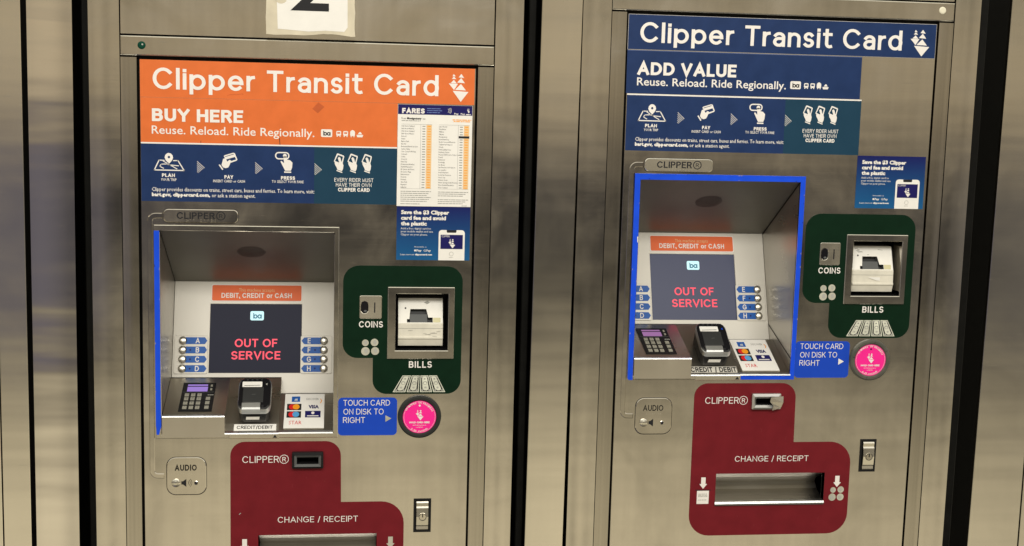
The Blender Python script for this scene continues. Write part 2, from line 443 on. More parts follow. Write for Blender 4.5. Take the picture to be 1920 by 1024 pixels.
class MB:
    def __init__(self, frame=FRONT):
        self.v, self.f, self.mi, self.mats, self.sm, self.fr = [], [], [], [], [], frame
    def mat(self, name):
        if name not in self.mats:
            self.mats.append(name)
        return self.mats.index(name)
    def add(self, pts, faces, mat, smooth=False, frame=None):
        fr = frame or self.fr
        k = len(self.v)
        self.v += [fr(*p) for p in pts]
        i = self.mat(mat)
        for f in faces:
            self.f.append(tuple(k + a for a in f)); self.mi.append(i); self.sm.append(smooth)
        return self
    def fill(self, outer, mat, w=0.0, holes=(), frame=None):
        loops = [outer] + list(holes)
        pts = [p for lp in loops for p in lp]
        tris = geometry.tessellate_polygon([[Vector((p[0], -p[1], 0)) for p in lp] for lp in loops])
        return self.add([(p[0], p[1], w) for p in pts], tris, mat, frame=frame)
    def band(self, a, wa, b, wb, mat, smooth=False, frame=None):
        n = len(a)
        return self.add([(p[0], p[1], wa) for p in a] + [(p[0], p[1], wb) for p in b],
                        [(i, (i + 1) % n, n + (i + 1) % n, n + i) for i in range(n)], mat, smooth, frame)
    def plate(self, outer, mat, w, wb, holes=(), c=0.0, edge=None, frame=None, hole_edge=None):
        """sheet with its front at w, its back at wb, chamfered rims, open holes with side walls"""
        edge = edge or mat
        hole_edge = hole_edge or edge
        if c:
            self.fill(offset(outer, c), mat, w, [offset(h, -c) for h in holes], frame)
            self.band(offset(outer, c), w, outer, w - c, edge, frame=frame)
            self.band(outer, w - c, outer, wb, edge, frame=frame)
            for h in holes:
                self.band(offset(h, -c), w, h, w - c, hole_edge, frame=frame)
                self.band(h, w - c, h, wb, hole_edge, frame=frame)
        else:
            self.fill(outer, mat, w, holes, frame)
            self.band(outer, w, outer, wb, edge, frame=frame)
            for h in holes:
                self.band(h, w, h, wb, hole_edge, frame=frame)
        return self
    def box(self, u0, v0, u1, v1, w, wb, mat, c=0.0, frame=None, edge=None):
        return self.plate(rrect(u0, v0, u1, v1), mat, w, wb, c=c, frame=frame, edge=edge)
    def profile(self, prof, u0, u1, mat, caps=True, closed=True):
        """(height, depth) outline swept sideways from u0 to u1"""
        n = len(prof)
        pts = [(u0, y, -d) for y, d in prof] + [(u1, y, -d) for y, d in prof]
        fs = [(i, (i + 1) % n, n + (i + 1) % n, n + i) for i in range(n if closed else n - 1)]
        if caps:
            tris = geometry.tessellate_polygon([[Vector((y, d, 0)) for y, d in prof]])
            fs += [tuple(t) for t in tris] + [tuple(n + i for i in t) for t in tris]
        return self.add(pts, fs, mat, frame=FRONT)
    def lathe(self, u, v, prof, mat, n=32, smooth=True, cap=True, frame=None):
        for (r0, w0), (r1, w1) in zip(prof, prof[1:]):
            self.band(circle(u, v, r0, n), w0, circle(u, v, r1, n), w1, mat, smooth, frame)
        if cap:
            self.fill(circle(u, v, prof[-1][0], n), mat, prof[-1][1], frame=frame)
        return self
    def stroke(self, path, t, mat, w, closed=False, frame=None):
        n = len(path)
        for i in range(n if closed else n - 1):
            a = Vector(path[i]); b = Vector(path[(i + 1) % n])
            e = b - a
            if e.length < 1e-6: continue
            e.normalize(); o = Vector((-e.y, e.x)) * t / 2; x = e * t * 0.35
            q = [a - x + o, b + x + o, b + x - o, a - x - o]
            self.add([(p.x, p.y, w) for p in q], [(0, 1, 2, 3)], mat, frame=frame)
        return self
    def text(self, s, u0, u1, base, cap, mat, w, bold=0.0, align='l', res=2, frame=None, turn=0.0, squeeze=1.0):
        """lettering with its baseline at v = base and capitals cap high; u1 = None keeps the natural width"""
        vs, fs = glyphs(s, bold, res)
        if not vs: return self
        lo, hi = capheight(bold)
        sy = cap / (hi - lo)
        x0, x1 = min(v[0] for v in vs), max(v[0] for v in vs)
        sx = sy * squeeze if u1 is None else (u1 - u0) / (x1 - x0)
        width = (x1 - x0) * sx
        ox = u0 - (width if align == 'r' else width / 2 if align == 'c' else 0)
        out = []
        ca, sa = math.cos(turn), math.sin(turn)
        for x, y in vs:
            px, py = (x - x0) * sx, -(y - lo) * sy
            if turn:
                px, py = px * ca - py * sa, px * sa + py * ca
            out.append((ox + px, base + py, w))
        return self.add(out, fs, mat, frame=frame)

    def sign(self, s, u0, u1, base, cap, mat, w, t=0.12, gap=0.13, align='l', frame=None):
        """monoline sign lettering fitted between u0 and u1"""
        strips, width = letters(s, t, gap)
        sx = cap if u1 is None else (u1 - u0) / width
        ox = u0 - (width * sx if align == 'r' else width * sx / 2 if align == 'c' else 0)
        for i, (pts, fs) in enumerate(strips):
            self.add([(ox + q.x * sx, base - q.y * cap, w + 0.06 * (i % 6)) for q in pts], fs, mat, frame=frame)
        return self

ORIGIN = [0.0]          # u of the machine axis being built, so that meshes sit on their thing's base
FLOOR = EYE / S
def to_obj(p):
    u, v, d = p
    return ((u - ORIGIN[0]) * S, d * S, (FLOOR - v) * S)

def build(name, mb, parent=None, label=None, cat=None, group=None, kind=None):
    me = bpy.data.meshes.new(name)
    me.from_pydata([to_obj(p) for p in mb.v], [], mb.f)
    for mn in mb.mats:
        me.materials.append(MATS[mn])
    me.polygons.foreach_set('material_index', mb.mi)
    me.polygons.foreach_set('use_smooth', mb.sm)
    me.update()
    o = bpy.data.objects.new(name, me)
    COL.objects.link(o)
    if parent is not None: o.parent = parent
    if label: o['label'] = label
    if cat: o['category'] = cat
    if group: o['group'] = group
    if kind: o['kind'] = kind
    return o

# ------------------------------------------------------------------ printed marks
SAILS = [((280, 140), (335, 205), (248, 205)), ((285, 207), (352, 278), (232, 276)), ((285, 298), (367, 395), (198, 393)),
         ((148, 402), (398, 405), (330, 520), (296, 578)), ((485, 133), (566, 242), (415, 230)), ((485, 245), (588, 385), (378, 372)),
         ((480, 408), (622, 582), (322, 574)), ((258, 598), (690, 622), (482, 898))]
def sails(m, u0, v0, u1, v1, mat, w, frame=None):
    for t in SAILS:
        m.fill([(u0 + (x - 148) / 542 * (u1 - u0), v0 + (y - 133) / 765 * (v1 - v0)) for x, y in t], mat, w, frame=frame)
def boxmap(src, dst):
    (a0, b0, a1, b1), (u0, v0, u1, v1) = src, dst
    return lambda x, y: (u0 + (x - a0) / (a1 - a0) * (u1 - u0), v0 + (y - b0) / (b1 - b0) * (v1 - v0))

def chevrons(m, u0, v0, u1, v1, w):
    n = 6
    for i in range(n):
        a = i / n
        y0 = v0 + (v1 - v0) * a
        # slanted bars cut to an arrow head
        L = (u1 - u0) * (1 - a) * 0.98
        hgt = (v1 - v0) * 0.52 * (1 - a)
        m.stroke([(u0, y0), (u0 + L, y0 + hgt)], 0.8, 'white', w)

def bus_icons(m, u, v, h, w):
    """bus, train, tram and ferry pictograms"""
    for i in range(4):
        x = u + i * h * 1.18
        if i < 3:
            m.fill(rrect(x, v, x + h * 0.82, v + h * 0.82, h * 0.18, 3), 'white', w,
                   [rrect(x + h * 0.16, v + h * 0.2, x + h * 0.66, v + h * 0.48)] if i != 2 else [])
            for k in (0.08, 0.56):
                m.fill(rrect(x + h * k, v + h * 0.84, x + h * (k + 0.18), v + h), 'white', w)
            if i == 2:
                m.fill([(x, v), (x + h * .82, v), (x + h * .41, v - h * .22)], 'white', w)
        else:
            m.fill([(x - h * .1, v + h * .6), (x + h * 1.05, v + h * .6), (x + h * .9, v + h), (x, v + h)], 'white', w)
            m.fill([(x + h * .12, v + h * .5), (x + h * .85, v + h * .5), (x + h * .6, v + h * .12), (x + h * .4, v + h * .12)], 'white', w)

def ba_badge(m, u0, v0, u1, v1, w, back, front, frame=None):
    m.fill(rrect(u0, v0, u1, v1, (v1 - v0) * 0.17, 4), back, w, frame=frame)
    W, H = u1 - u0, v1 - v0
    r = H * 0.19
    for cx, st in ((u0 + W * 0.38, -1), (u0 + W * 0.68, 1)):
        m.fill(circle(cx, v0 + H * 0.58, r * 1.25, 16), front, w + 0.15, [circle(cx, v0 + H * 0.58, r * 0.55, 12)], frame=frame)
        sx = cx + st * r * 1.05
        m.fill(rrect(sx - r * .28, v0 + H * (0.2 if st < 0 else 0.36), sx + r * .28, v0 + H * 0.81), front, w + 0.2, frame=frame)

def icon_plan(m, dst, w):
    q = boxmap((65, 145, 530, 410), dst)
    P = lambda pts: [q(*p) for p in pts]
    m.stroke(P([(150, 253), (80, 398), (515, 400), (425, 255)]), 1.9, 'white', w)
    m.stroke(P([(150, 253), (225, 256)]), 1.6, 'white', w); m.stroke(P([(360, 258), (425, 255)]), 1.6, 'white', w)
    m.stroke(P([(215, 372), (160, 345), (180, 312), (265, 308), (300, 320), (435, 333)]), 1.5, 'white', w)
    m.stroke(P([(205, 262), (270, 300), (410, 378)]), 1.5, 'white', w)
    m.fill(P([(232, 215), (240, 178), (268, 152), (294, 146), (322, 154), (348, 180), (355, 215), (340, 255), (298, 302), (250, 258)]), 'white', w + .1,
           [P([(275, 208), (283, 222), (294, 228), (307, 220), (314, 206), (305, 192), (292, 188), (281, 194)])])
def icon_pay(m, dst, w):
    q = boxmap((1035, 138, 1320, 400), dst)
    P = lambda pts: [q(*p) for p in pts]
    m.fill(P([(1115, 190), (1128, 178), (1255, 138), (1280, 145), (1318, 238), (1308, 255), (1215, 290), (1150, 265)]), 'white', w,
           [P([(1150, 240), (1280, 200), (1300, 238), (1220, 265), (1190, 262), (1165, 270)]), P([(1130, 196), (1262, 154), (1266, 163), (1134, 204)])])
    m.fill(P([(1105, 232), (1125, 225), (1150, 240), (1165, 275), (1200, 245), (1225, 255), (1205, 315), (1180, 360), (1140, 372), (1105, 360), (1080, 325)]), 'white', w + .1)
    m.fill(P([(1038, 325), (1055, 315), (1108, 388), (1090, 400)]), 'white', w)
def icon_press(m, dst, w):
    q = boxmap((125, 115, 370, 415), dst)
    P = lambda pts: [q(*p) for p in pts]
    a = q(125, 118); b = q(325, 225)
    m.fill(rrect(a[0], a[1], b[0], b[1], (b[1] - a[1]) * .48, 6), 'white', w, [rrect(a[0] + 2.3, a[1] + 2.3, b[0] - 2.3, b[1] - 2.3, (b[1] - a[1]) * .3, 6)])
    c = q(262, 172)
    m.fill(circle(c[0], c[1], 3.6, 14), 'white', w + .1)
    m.fill(P([(242, 180), (285, 180), (290, 225), (335, 235), (368, 268), (362, 340), (345, 385), (265, 385), (240, 335), (200, 255), (215, 245), (250, 280)]), 'white', w + .1)
    m.fill(P([(252, 396), (350, 396), (350, 415), (252, 415)]), 'white', w)
def icon_card_hand(m, dst, w):
    q = boxmap((975, 138, 1125, 418), dst)
    P = lambda pts: [q(*p) for p in pts]
    m.fill(P([(1018, 140), (1035, 138), (1115, 168), (1122, 182), (1100, 275), (1010, 290), (975, 250)]), 'white', w,
           [P([(1032, 160), (1104, 184), (1086, 262), (1050, 270), (990, 246)])])
    m.fill(P([(1030, 205), (1050, 185), (1070, 205), (1080, 250), (1100, 275), (1112, 310), (1105, 360), (1090, 392), (1025, 372), (1015, 340), (992, 300), (985, 268), (1040, 290), (1050, 260)]), 'white', w + .1)
    m.fill(P([(1015, 376), (1096, 403), (1094, 418), (1013, 390)]), 'white', w)

def bars(m, u0, u1, v, h, mat, w, rnd, words=6):
    """a line of print too small to read: word-long dashes"""
    x = u0
    while x < u1 - 1:
        L = rnd.uniform(0.4, 1.6) * (u1 - u0) / words
        e = min(u1, x + L)
        m.fill(rrect(x, v - h, e, v), mat, w)
        x = e + h * 0.7

STOPS_A = ['12th Street Oakland', '16th Street Mission', '19th Street Oakland', '24th Street Mission', 'Antioch', 'Ashby', 'Balboa Park', 'Bay Fair',
           'Berryessa/North San Jose', 'Castro Valley', 'Civic Center/UN Plaza', 'Coliseum', 'Colma', 'Concord', 'Daly City', 'Downtown Berkeley',
           'Dublin/Pleasanton', 'El Cerrito del Norte', 'El Cerrito Plaza', 'Embarcadero', 'Fremont', 'Fruitvale', 'Glen Park', 'Hayward', 'Lafayette']
STOPS_B = ['Lake Merritt', 'MacArthur', 'Millbrae', 'Milpitas', 'Montgomery', 'North Berkeley', 'North Concord/Martinez', "Oakland Int'l Airport", 'Orinda',
           'Pittsburg/Bay Point', 'Pittsburg Center', 'Pleasant Hill/Contra Costa Centre', 'Powell', 'Richmond', 'Rockridge', 'San Bruno',
           "San Francisco Int'l Airport", 'San Leandro', 'South Hayward', 'South San Francisco', 'Union City', 'Walnut Creek', 'Warm Springs/South Fremont',
           'West Dublin/Pleasanton', 'West Oakland']

# ------------------------------------------------------------------ the ticket machine
RED_OUT = None
def red_outline():
    p = []
    def arc(cx, cy, r, a0, a1, n=8):
        for i in range(n + 1):
            a = math.radians(a0 + (a1 - a0) * i / n)
            p.append((cx + r * math.cos(a), cy + r * math.sin(a)))
    arc(-203 + 27, 661.5 + 27, 27, 180, 270)
    arc(4.5 - 29, 661.5 + 29, 29, 270, 360)
    p.append((5.5, 782))
    arc(126.5 - 44, 782 + 44, 44, 270, 360)
    arc(126.5 - 42, 973 - 42, 42, 0, 90)
    arc(-203 + 42, 973 - 42, 42, 90, 180)
    return p
def green_outline():
    p = []
    def arc(cx, cy, r, a0, a1, n=8):
        for i in range(n + 1):
            a = math.radians(a0 + (a1 - a0) * i / n)
            p.append((cx + r * math.cos(a), cy + r * math.sin(a)))
    arc(6 + 30, 323 + 30, 30, 180, 270)
    arc(231.5 - 30, 323 + 30, 30, 270, 360)
    arc(231.5 - 27, 570 - 27, 27, 0, 90)
    arc(63 + 27, 570 - 27, 27, 90, 180)
    p.append((63, 500))
    arc(6 + 28, 500 - 28, 28, 90, 180)
    return p

HOLE_RECESS = rrect(-330, 259, -9, 647)
HOLE_BILL = rrect(103, 374, 207, 487)
HOLE_SLOT = rrect(-85, 683, -31, 711)
HOLE_TRAY = rrect(-151, 845.5, 74.5, 910)
HOLE_LOCK = rrect(146.5, 779, 177.5, 843)

def machine(buy, u_off, v_off, label):
    rnd = random.Random(5 if buy else 9)
    ORIGIN[0] = -57.0
    root = bpy.data.objects.new('ticket_machine', None)
    COL.objects.link(root)
    root.location = ((u_off - 57.0) * S, 0, -v_off * S)
    root['label'] = label
    root['category'] = 'ticket machine'
    root['group'] = 'ticket machines side by side'
    B = lambda n, m, parent=root, label=None: build(n, m, parent, label)
    low = FLOOR - v_off if not buy else FLOOR        # where the machine meets the floor
    TOP = -420

    # --- carcass and fixed frame
    m = MB()
    m.plate(rrect(-450, TOP, 335, low), 'black_gap', -16, -380, [HOLE_RECESS, HOLE_BILL, HOLE_SLOT, HOLE_TRAY, HOLE_LOCK])
    B('cabinet', m)
    def strip(a, b, top, w, bulge, mat):
        m = MB(); n = 8
        us = [a + (b - a) * i / n for i in range(n + 1)]
        ws = [w + bulge * (1 - (2 * i / n - 1) ** 2) for i in range(n + 1)]
        m.add([(u, v, x) for v in (top, low) for u, x in zip(us, ws)], [(i, i + 1, n + 2 + i, n + 1 + i) for i in range(n)], mat, smooth=True)
        m.band(rrect(a, top, b, low), w, rrect(a, top, b, low), -40, mat)
        m.add([(u, top, x) for u, x in zip(us, ws)] + [(u, top - .6, w - 1) for u in us], [(i, i + 1, n + 2 + i, n + 1 + i) for i in range(n)], 'bright_steel')
        return m
    for a, b in ((-450, -396), (282.8, 335)):
        B('frame_post', strip(a, b, TOP, 0.6, 0.9, 'brushed_steel'))
    for a, b in ((-394.6, -366.5), (252, 281)):
        B('door_stile', strip(a, b, -51.5, 0.4, 1.0, 'stile_steel'))
    m = MB(); m.box(-394.6, TOP, 281, -93, -1, -30, 'brushed_steel', c=0.8); B('header_panel', m)
    m = MB(); m.box(-394.6, -89.5, 281, -55, 2.0, -30, 'brushed_steel', c=1.8, edge='bright_steel')
    bar = B('header_bar', m)
    if buy:
        m = MB(); m.lathe(-357, -73, [(7.2, 2.0), (6.6, 3.2), (4.4, 4.4)], 'green_lens', 20); m.fill(circle(-355.3, -74.5, 1.6, 8), 'light_grey', 4.55)
        B('indicator_lamp', m, bar)
    else:
        m = MB(); m.lathe(255.5, -75, [(7.0, 2.0), (6.6, 3.4), (4.6, 4.2)], 'cream_lens', 20); B('button', m, bar)
        m = MB(); m.lathe(-354, -83, [(5.4, 2.1), (3.2, 2.5)], 'bright_steel', 16, cap=False); m.fill(circle(-354, -83, 3.2, 14), 'ink', 2.2); B('screw', m, bar)

    # --- the door with its openings
    m = MB()
    m.plate(rrect(-361.8, -48.5, 248.3, low), 'brushed_steel', 0, -14, [HOLE_RECESS, HOLE_BILL, HOLE_SLOT, HOLE_TRAY, HOLE_LOCK], c=0.7)
    B('door', m)

    # --- signs on the door
    tw = 0.75                     # lettering stands a hair in front of its sheet
    m = MB()
    if buy:
        m.plate(rrect(-360.8, -48, 245.8, 19.0), 'orange', 0.5, 0)
        m.sign('Clipper Transit Card', -338.5, 178.5, 4.2, 38.6, 'white', tw, 0.148, 0.12)
        sails(m, 197.5, -38, 234.5, 13.6, 'white', tw)
        m.stroke([(-206, 12.5), (-200, 10.8), (-186, 10.2), (-179, 9.0), (-178, 11)], 0.8, 'orange_dirt', tw)
        B('title_sign', m, label='orange title sign with white lettering and sails')
        m = MB()
        m.plate(rrect(-360.6, 19.4, 103.6, 100.2), 'orange', 0.5, 0)
        m.sign('BUY HERE', -340.4, -178, 62.1, 23, 'white', tw, 0.215, 0.1)
        m.text('Reuse. Reload. Ride Regionally.', -341, -49, 84.8, 14.8, 'white', tw, 0.006, res=3)
        ba_badge(m, -37, 70, -16.4, 84.2, tw, 'white', 'ink'); bus_icons(m, -9, 72.5, 10.8, tw)
        m.fill([(-42, 21), (-31, 29), (-43, 41), (-53, 33)], 'orange_dirt', 0.6)
        m.stroke([(-112.5, 88), (-111.5, 100)], 1.1, 'ink', 0.7); m.stroke([(-254, 96), (-254, 100)], 0.8, 'ink', 0.7)
        B('action_sign', m, label='orange sign reading buy here')
    else:
        m.plate(rrect(-363, -48, 247, 17.6), 'navy', 0.5, 0, c=0.4, edge='white')
        m.sign('Clipper Transit Card', -339.8, 178, 4.0, 38.0, 'white', tw, 0.148, 0.12)
        sails(m, 195, -37, 234, 14, 'white', tw)
        B('title_sign', m, label='dark blue title sign with white lettering and sails')
        m = MB()
        m.plate(rrect(-363, 18.6, 99.6, 99.6), 'navy', 0.5, 0, edge='thin_blue')
        m.stroke([(-363, 19.2), (99.6, 19.2)], 0.5, 'thin_blue', tw)
        m.sign('ADD VALUE', -342.5, -149.6, 64.6, 24, 'white', tw, 0.215, 0.1)
        m.text('Reuse. Reload. Ride Regionally.', -342.5, -50, 84.4, 14.8, 'white', tw, 0.010, res=3)
        ba_badge(m, -41.5, 68.5, -20.4, 83.4, tw, 'white', 'ink'); bus_icons(m, -14, 71.5, 10.8, tw)
        B('action_sign', m, label='dark blue sign reading add value')
    m = MB()
    m.plate(rrect(-360.6, 102.8, -49, 207.6), 'navy', 0.5, 0)
    m.plate(rrect(-49, 102.8, 103.6, 207.6), 'teal', 0.5, 0)
    m.fill(rrect(-360.6, 100.2, 103.6, 102.8), 'white', 0.55)
    icon_plan(m, (-339, 119, -282.3, 152), tw)
    m.sign('PLAN', -323.7, -300.6, 163, 6.4, 'white', tw, 0.23, 0.1); m.text('YOUR TRIP', -325.8, -297.6, 170.2, 4.8, 'white', tw, 0.01, res=1)
    icon_pay(m, (-222.5, 116.5, -188.3, 148.6), tw)
    m.sign('PAY', -212, -196.2, 164.3, 6.4, 'white', tw, 0.23, 0.1); m.text('INSERT CARD or CASH', -232.2, -175, 171.2, 4.8, 'white', tw, 0.008, res=1)
    icon_press(m, (-120.4, 113, -88.4, 151.5), tw)
    m.sign('PRESS', -109.6, -84, 164.3, 6.4, 'white', tw, 0.23, 0.1); m.text('TO SELECT YOUR FARE', -126.1, -68.3, 170.4, 4.8, 'white', tw, 0.008, res=1)
    for x in (-260.8, -156.2, -48.3): chevrons(m, x, 133.6, x + 13.2, 155.8, tw)
    for x in (-13, 12, 38): icon_card_hand(m, (x, 114, x + 19.4, 150), tw)
    m.sign('EVERY RIDER MUST', -12, 60.2, 166.2, 7, 'white', tw, 0.13, 0.13); m.sign('HAVE THEIR OWN', -9, 57, 175.3, 7, 'white', tw, 0.13, 0.13)
    m.sign('CLIPPER CARD', -5, 53.6, 184.4, 7, 'white', tw, 0.23, 0.1)
    m.text('Clipper provides discounts on trains, street cars, buses and ferries. To learn more, visit:', -342, -48.5, 189, 7.0, 'white', tw, 0.006, res=1)
    m.text('bart.gov, clippercard.com,', -342, -237.5, 198.6, 7.0, 'white', tw, 0.05, res=1)
    m.text('or ask a station agent.', -235, -156, 198.8, 7.0, 'white', tw, 0.006, res=1)
    B('instruction_sign', m)

    if buy:
        m = MB(); w2 = 1.15
        m.plate(rrect(104, 20.6, 243, 209.8), 'paper', 0.9, 0)
        m.fill(rrect(104.4, 20.8, 242.6, 38.8), 'deep_navy', 1.0)
        m.sign('FARES', 111.8, 153.8, 37, 9.6, 'white', w2, 0.25, 0.1)
        for k, (a, b) in enumerate(((158, 183), (158, 186), (158, 182))): bars(m, a, b, 28 + k * 3.6, 1.2, 'thin_blue', w2, rnd, 4)
        for a in (0, 1, 2): m.stroke([(196 + a * 2.2 + 3 * math.cos(t), 30.5 + (3.5 + a) * math.sin(t)) for t in [-1.1, -.5, 0, .5, 1.1]], 0.7, 'white', w2)
        m.text('Pay', 209, 217, 37.4, 3, 'white', w2, 0.03, res=1); m.text('Pay', 221, 229, 37.4, 3, 'white', w2, 0.03, res=1)
        sails(m, 232.6, 25.5, 238, 34.4, 'white', w2); bars(m, 231, 240, 37.6, 1.6, 'white', w2, rnd, 2)
        m.text('From', 111, 119, 48.2, 4, 'ink', w2, 0, res=1); m.text('Montgomery', 121, 148, 48.2, 4.2, 'ink', w2, 0.05, res=1); m.text('to:', 150, 156, 48.2, 4, 'ink', w2, 0, res=1)
        bars(m, 111, 146, 51.2, 1.2, 'soft_ink', w2, rnd, 5)
        bars(m, 206, 241, 48, 1.6, 'amber', w2, rnd, 5); bars(m, 208, 240, 51, 1.6, 'amber', w2, rnd, 5)
        for x0, names in ((111, STOPS_A), (181, STOPS_B)):
            m.fill(rrect(x0 + 46.5, 57.6, x0 + 56.5, 176.5), 'pale_orange', 1.0)
            m.stroke([(x0, 57), (x0 + 57, 57)], 0.4, 'soft_ink', w2); m.stroke([(x0 + 36, 57), (x0 + 36, 176.5)], 0.4, 'soft_ink', w2); m.stroke([(x0, 176.8), (x0 + 57, 176.8)], 0.3, 'soft_ink', w2)
            for i, s in enumerate(names):
                v = 61.6 + i * 4.74
                m.text(s, x0, None, v, 2.5, 'ink', w2, 0.0, res=1, squeeze=0.82)
                if s == 'Montgomery':
                    m.fill(rrect(x0 + 37, v - 3.3, x0 + 57, v + 0.8), 'ink', w2)
                    continue
                m.fill(rrect(x0 + 39, v - 1.9, x0 + 44.5, v - 0.4), 'soft_ink', w2)
                m.fill(rrect(x0 + 48.3, v - 1.9, x0 + 54.6, v - 0.4), 'amber', w2)
        for k in range(6): bars(m, 111, 168 - 4 * (k % 3), 182.6 + k * 3.7, 1.2, 'soft_ink', w2, rnd, 9)
        bars(m, 111, 148, 206, 1.2, 'soft_ink', w2, rnd, 6)
        for k in range(7):
            if k != 3: bars(m, 181, 238 - 5 * (k % 4), 183 + k * 3.6, 1.2, 'soft_ink', w2, rnd, 9)
        bars(m, 226, 236, 208.4, 0.9, 'soft_ink', w2, rnd, 2)
        B('fare_chart', m, label='white fare chart under a navy band')

    # --- phone wallet notice
    m = MB(); a = 104.6 if buy else 102.8; t = 210.4 if buy else 208.4
    q = lambda v: v + (0 if buy else -0.6)
    m.plate(rrect(a, t, 243, q(311.6)), 'promo_blue', 0.6, 0)
    for s, x1, v in (('Save the $3 Clipper', 203, 225), ('card fee and avoid', 197, 235.6), ('the plastic', 161, 246.2)):
        m.text(s, 112.6, x1, q(v), 7.6, 'white', 0.85, 0.045, res=2)
    for s, x1, v in (('Add a free digital card to', 169, 253.6), ('your mobile wallet and use', 173, 259.2), ('Clipper on your phone.', 163, 265)):
        m.text(s, 112.4, x1, q(v), 3.7, 'white', 0.85, 0.0, res=1)
    m.text('Now available on', 138.5, 161, q(287.6), 2.3, 'white', 0.85, 0, res=1)
    m.fill(circle(140, q(293.4), 1.9, 8), 'white', 0.85); m.text('Pay', 142.6, 152, q(295.4), 4, 'white', 0.85, 0.03, res=1)
    m.text('G', 155.5, 160, q(295.4), 4, 'white', 0.85, 0.0, res=1); m.text('Pay', 161.5, 169.5, q(295.4), 4, 'white', 0.85, 0.02, res=1)
    m.text('Learn more at', 112.2, 138, q(302.6), 3.2, 'white', 0.85, 0, res=1); m.text('clippercard.com', 139.5, 172, q(302.6), 3.2, 'white', 0.85, 0.05, res=1)
    m.fill(rrect(184, q(254), 233.4, q(311.6), rs=(6, 6, 0, 0), n=4), 'paper', 0.85)
    m.fill(rrect(199, q(254), 217.5, q(259), rs=(0, 0, 2, 2), n=3), 'ink', 1.0)
    m.fill(rrect(187.6, q(263), 229.8, q(290)), 'deep_navy', 1.0)
    m.sign('CLIPPER', 189.6, 204.6, q(267.6), 3.4, 'white', 1.15, 0.105, 0.15)
    sails(m, 202.4, q(270.6), 215.6, q(288.6), 'white', 1.15)
    m.fill(circle(208.4, q(299.4), 4.2, 16), 'light_grey', 1.0, [circle(208.4, q(299.4), 3.5, 16)])
    bars(m, 204, 212, q(306.4), 0.9, 'light_grey', 1.0, rnd, 2)
    B('phone_notice', m)

    # --- raised name plate and tactile guide line
    m = MB()
    m.fill(rrect(-322.8, 220.7, -186.2, 247.4, 9.4, 5), 'engraving', 0.3)
    m.plate(rrect(-322, 221.5, -187, 246.5, 9, 5), 'bright_steel' if not buy else 'brushed_steel', 3.0, 0, c=1.4)
    m.sign('CLIPPER', -297.8, -229.5, 239.4, 12.4, 'ink', 3.25, 0.165, 0.12)
    m.fill(circle(-218.6, 233, 8.4, 24), 'ink', 3.25, [circle(-218.6, 233, 6.7, 24)])
    m.sign('R', -221.6, -215.6, 237, 7.6, 'ink', 3.25, 0.13, 0.13)
    for k in range(9):
        for r in range(3):
            if rnd.random() < 0.6: m.lathe(-280 + k * 6.4 + (r % 2) * 2.4, 240.8 + r * 1.7, [(0.9, 3.0), (0.55, 3.7)], 'bright_steel', 6)
    B('name_plate', m)
    m = MB()
    path = [(-324, 234)] + [(-336 + 10 * math.cos(a), 244 + 10 * math.sin(a)) for a in [math.radians(270 - 15 * i) for i in range(7)]] \
        + [(-337 + 10 * math.cos(a) + 0.5, 716 + 10 * math.sin(a)) for a in [math.radians(180 - 15 * i) for i in range(7)]] + [(-325, 726.3)]
    def side(t):
        out = []
        for i, p in enumerate(path):
            a = Vector(path[max(0, i - 1)]); b = Vector(path[min(len(path) - 1, i + 1)])
            e = (b - a).normalized()
            out.append((p[0] - e.y * t, p[1] + e.x * t))
        return out
    loop = side(4.8) + side(-4.8)[::-1]
    m.plate(loop, 'brushed_steel', 1.6, 0, c=1.1)
    B('guide_rail', m)

    # --- screen recess: walls, frame and tape
    m = MB()
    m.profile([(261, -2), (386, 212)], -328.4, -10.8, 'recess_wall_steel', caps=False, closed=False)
    for u in (-328.4, -10.8):
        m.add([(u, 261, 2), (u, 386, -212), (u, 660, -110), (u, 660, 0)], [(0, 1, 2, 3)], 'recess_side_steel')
        k = 0.4 if u < -100 else -0.4          # dark joints where the sheets meet
        for a, b in (((261, 2), (386, -212)), ((386, -212), (568, -143)), ((568, -143), (611, 0))):
            m.add([(u + k, a[0] - 1, a[1] + 2), (u + k, a[0] + 2.2, a[1] + 3), (u + k, b[0] + 2.2, b[1] + 3), (u + k, b[0] - 1, b[1] + 2)], [(0, 1, 2, 3)], 'engraving')
    rec = B('screen_recess', m)
    m = MB(CEIL)
    hw, hh = 27, 27
    for i in range(-9, 10):
        for j in range(-9, 10):
            x = (i + (j % 2) * 0.5) * 3.1; y = j * 1.55
            if (x / hw) ** 2 + (y / 13.5) ** 2 < 1:
                m.fill(circle(-169 + x, 309 + y, 1.05, 8, 0.55), 'ink', 0.4)
    B('speaker_grille', m, rec)
    m = MB()
    m.plate(rrect(-339, 251, -2, 653.5), 'brushed_steel', 4.0, -2, [rrect(-328.4, 261.4, -10.8, 645.5)], c=1.0, edge='bright_steel')
    B('recess_frame', m, rec)
    m = MB()
    if buy:
        m.plate([(-338.8, 261.5), (-329.2, 261.5), (-329.4, 560), (-329.0, 630), (-331.5, 638), (-333, 645.5), (-337.6, 645.5), (-338.0, 632), (-338.8, 628)], 'tape_blue', 4.6, 3.9)
    else:
        o = [(-339.6, 650), (-337.5, 653.4), (-329.6, 653.4), (-329.2, 262.4), (-11.0, 262.0), (-11.6, 644.2), (-112, 645.4), (-112, 653.0), (-3, 653.2), (-1.2, 250.8), (-340.0, 250.8)]
        m.plate(o, 'tape_blue', 4.6, 3.9)
        m.fill([(-331.4, 372), (-329.4, 372), (-329.6, 384), (-330.8, 383)], 'white', 4.8)
    wr = random.Random(21 if buy else 22)
